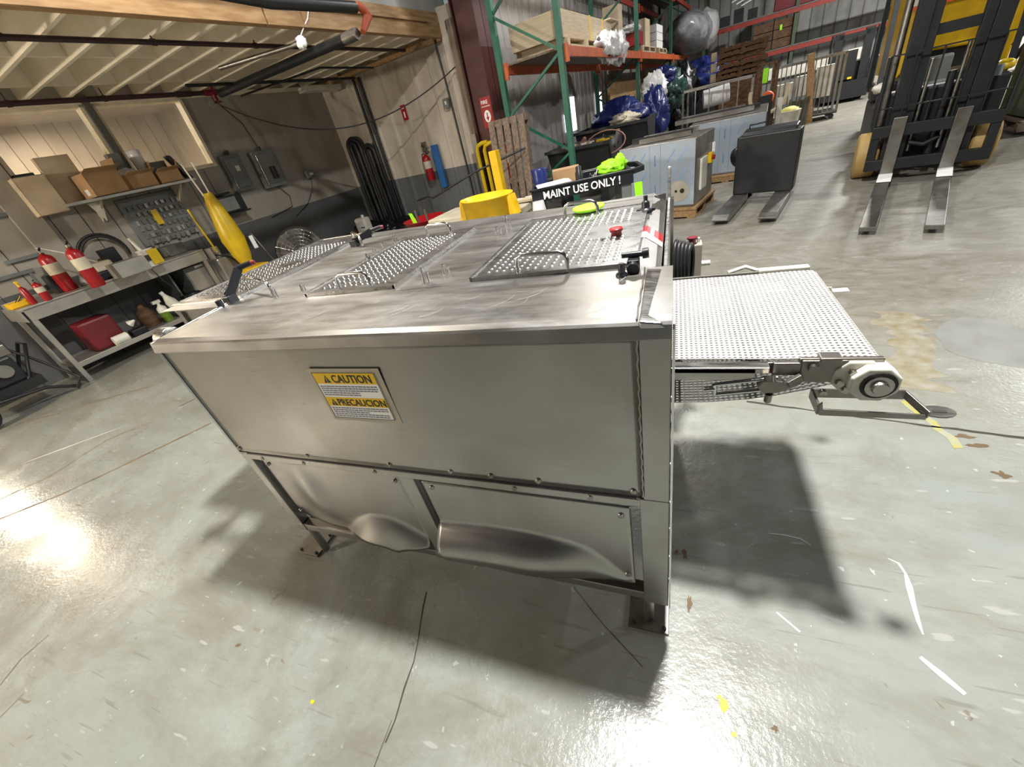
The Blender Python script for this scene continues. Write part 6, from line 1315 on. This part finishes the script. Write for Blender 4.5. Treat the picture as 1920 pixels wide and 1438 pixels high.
# ---- big yellow truck behind the forklift
TY = Matrix.Translation((3.45, 9.9, 0)) @ Matrix.Rotation(-.16, 4, 'Z'); t = thing('yellow_lift_truck', 'big yellow lift truck body with an orange stripe behind the forklift', 'lift truck', TY.translation, 0); MATS[t.name] = TY.copy(); t.matrix_world = TY
k = MB(TY); k.prism([(-.05, .85), (.05, 1.0), (.22, 1.15), (.75, 1.12), (.82, .75), (1.0, .55), (1.22, .5), (1.25, 2.35), (-.05, 2.35)], 'Y', 0, 2.0); k.build('body', M['yellow_truck'], t, bevel=.03)
k = MB(TY); k.box((-.06, -.02, 1.72), (.80, -.0, 1.77)); k.m = 1; k.box((-.06, -.02, 1.77), (.80, 0, 2.3)); k.build('stripe', [M['skirt'], M['white_plastic']], t)
k = MB(TY); k.box((.0, .1, .5), (1.2, 1.9, 1.6)); k.build('engine_bay', M['black_metal'], t)
for x in (.15, 1.0): k = MB(TY); k.lathe((x, .6, .45), [(.2, -.15), (.43, -.15), (.45, -.12), (.45, .12), (.43, .15), (.2, .15)], 24, 'X'); k.build('wheel', M['black_rubber'], t)
k = MB(TY); k.tube([(1.2, -.1, 1.0), (1.32, -.2, 1.3), (1.4, -.2, 1.9)], .03, 8); k.tube([(1.2, -.1, .7), (1.4, -.25, 1.2)], .04, 8); k.build('hoses', M['black_rubber'], t)
k = MB(TY); k.box((.0, -.012, 1.5), (.16, 0, 1.66)); k.build('vent', M['tan'], t)
# ---- olive cabinet on a pallet
TG = Matrix.Translation((4.45, 8.25, 0)) @ Matrix.Rotation(-.12, 4, 'Z'); t = thing('olive_cabinet', 'olive green machine cabinet with louvres at the right edge', 'cabinet', TG.translation, 0); MATS[t.name] = TG.copy(); t.matrix_world = TG
k = MB(TG); k.box((-.05, .0, .20), (1.3, .9, .98)); k.build('body', M['olive'], t, bevel=.01)
k = MB(TG)
for i in range(7): k.box((.22, -.008, .35 + i * .04), (.40, .0, .36 + i * .04))
k.build('louvres', M['dark_green'], t)
k = MB(TG); k.cyl((.02, -.02, .85), (.02, .0, .85), .02, n=10); k.build('button', M['label_yellow'], t)
slat_pallet(TG @ Matrix.Translation((.6, .45, .06)), 1.5, 1.1, 'wooden_pallet', 'weathered pallet under the olive green cabinet', 'old_wood')
k = MB(TG); k.blob((.4, .3, 1.08), (.35, .2, .12), .4, 3); single(k, 'cloth_bundle', M['ply'], 'pale bundle lying on the olive green cabinet', 'bundle')
# ---- cage carts, hose, plank, bucket in the middle distance
def cage(cx_, cy_, L0, W0, hh, n, rz, label, m='steel_dark', zb_=.12):
    F = Matrix.Translation((cx_, cy_, 0)) @ Matrix.Rotation(rz, 4, 'Z'); t = thing('cage_cart', label, 'cage cart', F.translation, 0); MATS[t.name] = F.copy(); t.matrix_world = F
    k = MB(F)
    for z_ in (zb_, hh - .04): k.box((0, 0, z_), (L0, .04, z_ + .05)); k.box((0, W0 - .04, z_), (L0, W0, z_ + .05)); k.box((0, 0, z_), (.04, W0, z_ + .05)); k.box((L0 - .04, 0, z_), (L0, W0, z_ + .05))
    for x in (0, L0 - .04):
        for y in (0, W0 - .04): k.box((x, y, zb_), (x + .045, y + .045, hh))
    k.build('frame', M[m], t)
    for i in range(n): x = (i + 1) * L0 / (n + 1); k = MB(F); k.box((x - .012, 0, zb_), (x + .012, .025, hh)); k.build('bar', M[m], t)
    k = MB(F); k.box((0, 0, zb_), (L0, W0, zb_ + .03)); k.build('floor_panel', M['black_metal'], t)
    for x in (.1, L0 - .1):
        for y in (.08, W0 - .08): k = MB(F); k.lathe((x, y, .06), [(.06, -.02), (.06, .02)], 12, 'Y'); k.build('caster', M['black_rubber'], t)
    return t, F
ca, Fa = cage(.15, 12.6, 1.5, 1.0, 1.35, 4, -.14, 'grey cage cart holding a white plastic roll')
k = MB(Fa); k.cyl((.45, .3, 1.08), (1.0, .4, 1.12), .19, n=20); single(k, 'plastic_roll', M['plastic_wrap'], 'fat white plastic roll inside the grey cage cart', 'roll')
k = MB(Fa); k.box((.15, .2, .16), (1.4, .8, .4)); single(k, 'dark_load', M['black_metal'], 'dark bars lying at the bottom of the grey cage cart', 'metal bars')
cb, Fb = cage(1.72, 12.5, .40, .8, 1.5, 3, -.1, 'narrow dark cage cart between the two larger ones', 'brown_wood')
cc, Fc = cage(2.30, 14.3, 1.5, .9, 1.35, 14, -.14, 'wide cage cart with close vertical bars beside the leaning plank')
for i in range(3): k = MB(Fc); k.box((.15 + i * .42, .3, .5 + .12 * (i % 2)), (.5 + i * .42, .7, .95 + .1 * i)); single(k, 'white_panel_stack', M['white_plastic'], 'white panels inside the close-barred cage cart, %s of three' % ('left', 'middle', 'right')[i], 'panel')
k = MB(Fb); k.box((.1, -.03, 1.15), (.2, -.01, 1.42)); single(k, 'lime_tag', M['lime'], 'lime green tag hanging on the narrow cage cart', 'tag')
k = MB(); c = Vector((1.93, 12.2, .95)); k.tube([c + Vector((.36 * math.cos(a), .0, .38 * math.sin(a))) for a in [math.pi * (.92 + i * .062) for i in range(20)]], .04, 10)
single(k, 'thick_hose', M['hoses'], 'thick cream hose hanging in a curve before the close-barred cage cart', 'hose')
k = MB(); k.lathe((1.90, 12.1, .87), [(.11, -.02), (.13, 0), (.11, .02)], 20, 'Y'); single(k, 'orange_disc', M['skirt'], 'orange disc framed by the thick cream hose', 'disc')
k = MB(); k.bar(PZ(1516, 231), Vector((3.02, 14.0, 1.48)), .14, .04, up=(0, 1, 0)); single(k, 'leaning_plank', M['wood'], 'yellow wooden plank leaning upright at the end of the cage carts', 'plank')
bk = Vector((2.35, 12.0, 0)); t = thing('white_bucket', 'white bucket with something yellow in it on a block behind the pallet truck', 'bucket', bk, 0)
k = MB(); k.lathe(bk + Vector((0, 0, .22)), [(.17, 0), (.21, .32), (.22, .33), (.2, .33)], 20); k.build('bucket', M['white_plastic'], t)
k = MB(); k.blob(bk + Vector((0, 0, .54)), (.17, .17, .08), .2, 2, 10); k.build('contents', mat('pale_yellow', (.75, .7, .2), .6), t)
k = MB(); k.box(bk + Vector((-.2, -.2, 0)), bk + Vector((.2, .2, .22))); single(k, 'dark_block', M['black_metal'], 'dark block carrying the white bucket', 'block')
random.seed(77)
for i in range(7):
    x = 2.45 + i * .07; k = MB(); k.bar((x, 12.7 + .05 * i, 0), (x + .04, 12.75 + .05 * i, .62 + .1 * random.random()), .05); single(k, 'steel_post', M[['steel_dark', 'dark_green', 'steel_dark'][i % 3]], 'upright metal post beside the leaning plank, %s of the seven from the left' % ('first', 'second', 'third', 'fourth', 'fifth', 'sixth', 'last')[i], 'post', 'metal posts beside the plank')
# black pillar before the hose
k = MB(); k.box((1.55, 10.6, 0), (1.75, 10.8, 1.0)); single(k, 'black_post', M['black_metal'], 'black square post behind the larger blue-film cabinet', 'post')
k = MB(); k.box((1.88, 10.8, 0), (1.97, 10.9, .9)); single(k, 'white_tube', M['white_plastic'], 'thin white upright tube beside the black square post', 'tube')
# brown pallets stacked
for i in range(6):
    T_ = Matrix.Translation((1.70 + .03 * (i % 3), 15.6 + .1 * (i % 2), 1.35 + i * .123)) @ Matrix.Rotation(-.14, 4, 'Z')
    slat_pallet(T_, 1.15, 1.1, 'wooden_pallet', 'brown wooden pallet, number %s from the bottom of the tall stack' % ('one', 'two', 'three', 'four', 'five', 'six')[i], 'brown_wood', 'stack of brown pallets')
k = MB(); k.box((1.15, 15.0, 0), (2.2, 16.2, 1.34)); single(k, 'covered_base', M['brown_wood'], 'brown crate base under the tall stack of pallets', 'crate')
for i in range(3): k = MB(); k.box((.92, 15.3, 1.35 + i * .24), (1.06, 15.8, 1.55 + i * .24)); single(k, 'pale_block', M['ply'], 'pale wooden block at the left of the brown pallets, %s of three' % ('bottom', 'middle', 'top')[i], 'block')
# far red-beamed rack against the end wall
FZ = 13.9
def fbeam(u0, u1, z_, label): 
    k = MB(FR); k.box((u0, FZ - .05, z_ - .13), (u1, FZ, z_)); return single(k, 'red_rack_beam', M['red_beam'], label, 'rack beam', 'red beams of the far rack')
xs = [5.7, 8.6, 11.5, 14.4, 17.3]
for i in range(4):
    fbeam(xs[i], xs[i + 1], 1.80, 'dull red lower beam of the far rack, bay %s from the left' % ('one', 'two', 'three', 'four')[i])
    fbeam(xs[i], xs[i + 1], 2.83 + .02, 'dull red upper beam of the far rack, bay %s from the left' % ('one', 'two', 'three', 'four')[i])
for i, x in enumerate(xs):
    t = thing('rack_upright', 'dark green post frame of the far rack, %s from the left' % ('first', 'second', 'third', 'fourth', 'fifth')[i], 'rack frame', R(x, FZ, 0), A8, 'far rack frames')
    for y in (0, 1.0): k = MB(FR); k.box((x - .05, FZ + y - .0, 0), (x + .05, FZ + y + .09, 4.2)); k.build('post', M['dark_green'], t)
    for j in range(5): k = MB(FR); k.bar((x, FZ + (1.0 if j % 2 else 0), .4 + j * .7), (x, FZ + (0 if j % 2 else 1.0), 1.1 + j * .7), .03); k.build('brace', M['dark_green'], t)
k = MB(FR); k.box((5.7, FZ, 2.86), (14.4, FZ + 1, 2.89)); single(k, 'far_shelf_deck', M['panel_grey'], 'upper deck of the far red-beamed rack', 'shelf')
k = MB(FR); k.box((5.7, FZ, 1.81), (11.5, FZ + 1, 1.84)); single(k, 'far_shelf_deck', M['panel_grey'], 'lower deck of the far red-beamed rack', 'shelf')
def q2(px, py): return PV(px, py, FZ + .2)
a = q2(1458, 12); k = MB(FR); k.box((a.x - .1, FZ + .1, 2.9), (a.x + 1.1, FZ + .9, 3.5)); single(k, 'red_bin', M['dark_red'], 'large dull red bin on the upper level of the far rack', 'bin', bevel=.02)
a = q2(1385, 90)
for i in range(2):
    for j in range(3): k = MB(FR); k.box((7.35 + i * .62, FZ + .1, 1.86 + j * .27), (7.93 + i * .62, FZ + .8, 2.11 + j * .27)); single(k, 'brown_carton', M['brown_wood'], 'brown carton on the far rack, %s column, %s' % (('left', 'right')[i], ('bottom', 'middle', 'top')[j]), 'box', 'brown cartons on the far rack')
k = MB(FR); k.box((8.15, FZ + .09, 2.35), (8.22, FZ + .1, 2.5)); single(k, 'lime_sticker', M['lime'], 'lime green sticker on the brown cartons of the far rack', 'sticker')
for i in range(3): k = MB(FR); a = PV(1372 + i * 9, 5 + i * 3, 12.6); k.tube([a, a + Vector((.45, 0, .12))], .02, 6); single(k, 'white_rod', M['white_paper'], 'white rod at the top of the far rack, %s of three' % ('left', 'middle', 'right')[i], 'rod', 'white rods')
for i in range(3): k = MB(FR); k.box((6.2 + i * .45, FZ + .2, 2.9), (6.5 + i * .45, FZ + .7, 3.2 + .1 * (i % 2))); single(k, 'dark_carton', M['black_metal'], 'dark box on the upper level of the far rack, %s of three' % ('left', 'middle', 'right')[i], 'box')
# white bench and beige machines along the far wall
k = MB(FR); k.box((7.2, 12.6, .95), (10.6, 13.3, 1.30)); single(k, 'white_machine_table', M['white_plastic'], 'long white machine table behind the cage carts', 'table', bevel=.03)
k = MB(FR); k.box((7.3, 12.7, 0), (10.5, 13.2, .94)); single(k, 'machine_base', M['panel_grey'], 'grey base under the long white machine table', 'machine')
t = thing('beige_machine', 'long beige metalworking machine by the far wall', 'machine', R(11.5, 12.4, 0), A8)
k = MB(FR); k.box((10.9, 12.3, .15), (14.6, 13.3, .98)); k.box((11.6, 12.35, .98), (13.2, 13.2, 1.22)); k.prism([(11.9, 1.22), (12.3, 1.45), (12.7, 1.45), (12.7, 1.22)], 'Y', 12.4, 13.1); k.build('body', M['beige'], t, bevel=.02)
k = MB(FR); k.box((10.9, 12.35, 0), (14.6, 13.2, .15)); k.build('plinth', M['maroon'], t)
for i, x in enumerate((11.3, 12.1, 12.9)): k = MB(FR); k.lathe((x, 12.29, .62 + .1 * (i % 2)), [(.12, -.01), (.12, .01)], 16, 'Y'); k.build('opening', M['ink'], t)
k = MB(FR); k.box((12.0, 12.28, .7), (12.1, 12.3, 1.1)); k.build('yellow_guard', M['label_yellow'], t)
t = thing('white_machine', 'white machine with a dark slot behind the forklift mast', 'machine', R(13.2, 10.5, 0), A8)
k = MB(FR); k.box((11.6, 9.6, .1), (13.8, 10.8, 1.15)); k.build('body', M['white_plastic'], t, bevel=.03)
k = MB(FR); k.box((12.3, 9.59, .5), (12.4, 9.6, .9)); k.build('slot', M['ink'], t)
k = MB(FR); k.box((12.0, 9.7, 1.15), (13.2, 10.5, 1.3)); k.build('cover', M['plastic_wrap'], t, bevel=.03)
# distant forklift
TD = Matrix.Translation((4.30, 17.6, 0)) @ Matrix.Rotation(-.14, 4, 'Z'); t = thing('forklift', 'distant dark blue forklift mast beside the beige machine', 'forklift', TD.translation, 0); MATS[t.name] = TD.copy(); t.matrix_world = TD
for x in (.05, .75): k = MB(TD); k.box((x, 0, .1), (x + .2, .18, 1.75)); k.build('mast_rail', M['black_metal'], t)
for a_, b_ in ((0, -.02), (1.0, 1.02)): k = MB(TD); k.tube([(a_, -.02, .5), (b_, -.02, 1.75)], .03, 8); k.build('side_hose', M['black_metal'], t)
k = MB(TD); k.box((-.05, -.1, .1), (1.05, -.02, .55)); k.box((0, .2, .1), (1.0, 1.8, 1.0)); k.box((.0, .0, 1.6), (1.0, .15, 1.7)); k.box((.3, 0, .6), (.65, .1, 1.3)); k.build('carriage', M['black_metal'], t)
for x in (.0, .85): k = MB(TD); k.lathe((x + .07, .45, .25), [(.25, -.08), (.25, .08)], 20, 'X'); k.build('wheel', M['black_rubber'], t)
k = MB(TD); k.box((-.22, -.12, .55), (-.15, -.08, .9)); k.box((.5, -.12, .6), (.6, -.1, .65)); k.build('yellow_marker', M['label_yellow'], t)
# ---- pressure washer cart at the left edge
t = thing('pressure_washer', 'black pressure washer on a wheeled cart left of the workbench', 'pressure washer', R(.6, -6.9, 0), A8)
k = MB(FR); k.box((.35, -7.05, .22), (.85, -6.35, .32)); k.tube([(.8, -6.45, .3), (.75, -6.25, .65), (.45, -6.25, .65), (.4, -6.45, .3)], .018, 8); k.tube([(.85, -7.0, .25), (.9, -6.4, .18), (.85, -6.2, .05)], .018, 8); k.build('frame', M['black_metal'], t)
k = MB(FR); k.box((.42, -6.75, .32), (.78, -6.42, .60)); k.cyl((.5, -6.9, .42), (.75, -6.9, .42), .10, n=14); k.build('engine', M['black_metal'], t, bevel=.02)
k = MB(FR); k.box((.55, -6.55, .60), (.72, -6.38, .72)); k.cyl((.78, -6.55, .48), (.84, -6.55, .48), .07, n=14); k.build('pump', M['steel_dark'], t, bevel=.01)
k = MB(FR); k.lathe((.92, -7.0, .17), [(.06, -.05), (.16, -.05), (.17, -.03), (.17, .03), (.16, .05), (.06, .05)], 24, 'X'); w_ = k.build('wheel', M['black_rubber'], t)
k = MB(FR); k.lathe((.92, -7.0, .17), [(.065, -.052), (.065, .052)], 18, 'X'); k.build('hub', M['beige'], w_)
k = MB(FR); k.tube([(.3, -7.4, .85), (.45, -6.9, .8), (.6, -6.5, .85), (.75, -6.3, .5), (.8, -6.1, .12), (.9, -6.2, .03)], .014, 6); k.tube([(.35, -7.6, .55), (.6, -7.0, .62), (.9, -6.8, .3)], .012, 6); k.build('hose', M['black_rubber'], t)
# grey bracket rods on the wall at the far left
for i, (x, y) in enumerate(((20, 400), (60, 480), (12, 520))):
    q = PU(x, y, .02); k = MB(FR); k.bar((.03, q.y - .25, q.z), (.03, q.y + .25, q.z), .04); k.bar((.03, q.y + .2, q.z - .35), (.03, q.y + .2, q.z + .02), .03); single(k, 'wall_strut', M['grey_metal'], 'dark metal strut on the wall left of the workbench, %s of three' % ('top', 'right', 'bottom')[i], 'strut')

q = PV(1318, 142, 10.5); k = MB(FR); k.box((q.x - .45, 10.2, 0), (q.x + .45, 10.85, max(.5, q.z - .3))); single(k, 'dark_stack', M['black_metal'], 'dark stack under the blue tarp behind the cage cart', 'stack')

random.seed(44); k = MB()
for i in range(26):
    x0 = random.uniform(-1.35, -.12); y0 = random.uniform(.74, .95) if i % 4 else random.uniform(1.7, 1.83); a = random.uniform(.1, .8); l_ = random.uniform(.02, .09); w_ = random.uniform(.0002, .00045); pts = []
    for j in range(6): t_ = j / 5; aa = a + t_ * .5; pts.append((x0 + l_ * t_ * math.cos(aa), y0 + l_ * t_ * math.sin(aa)))
    if max(p[1] for p in pts) > .98 and y0 < 1: continue
    vs = [(p[0] + w_, p[1] - w_, 1.2062) for p in pts] + [(p[0] - w_, p[1] + w_, 1.2062) for p in pts]
    k.add(vs, [(j, j + 1, j + 7, j + 6) for j in range(5)])
tag(k.build('surface_scratches', mat('bright_scratch', (.6, .6, .6), .5, .8, var=.05), mc), kind='stuff')
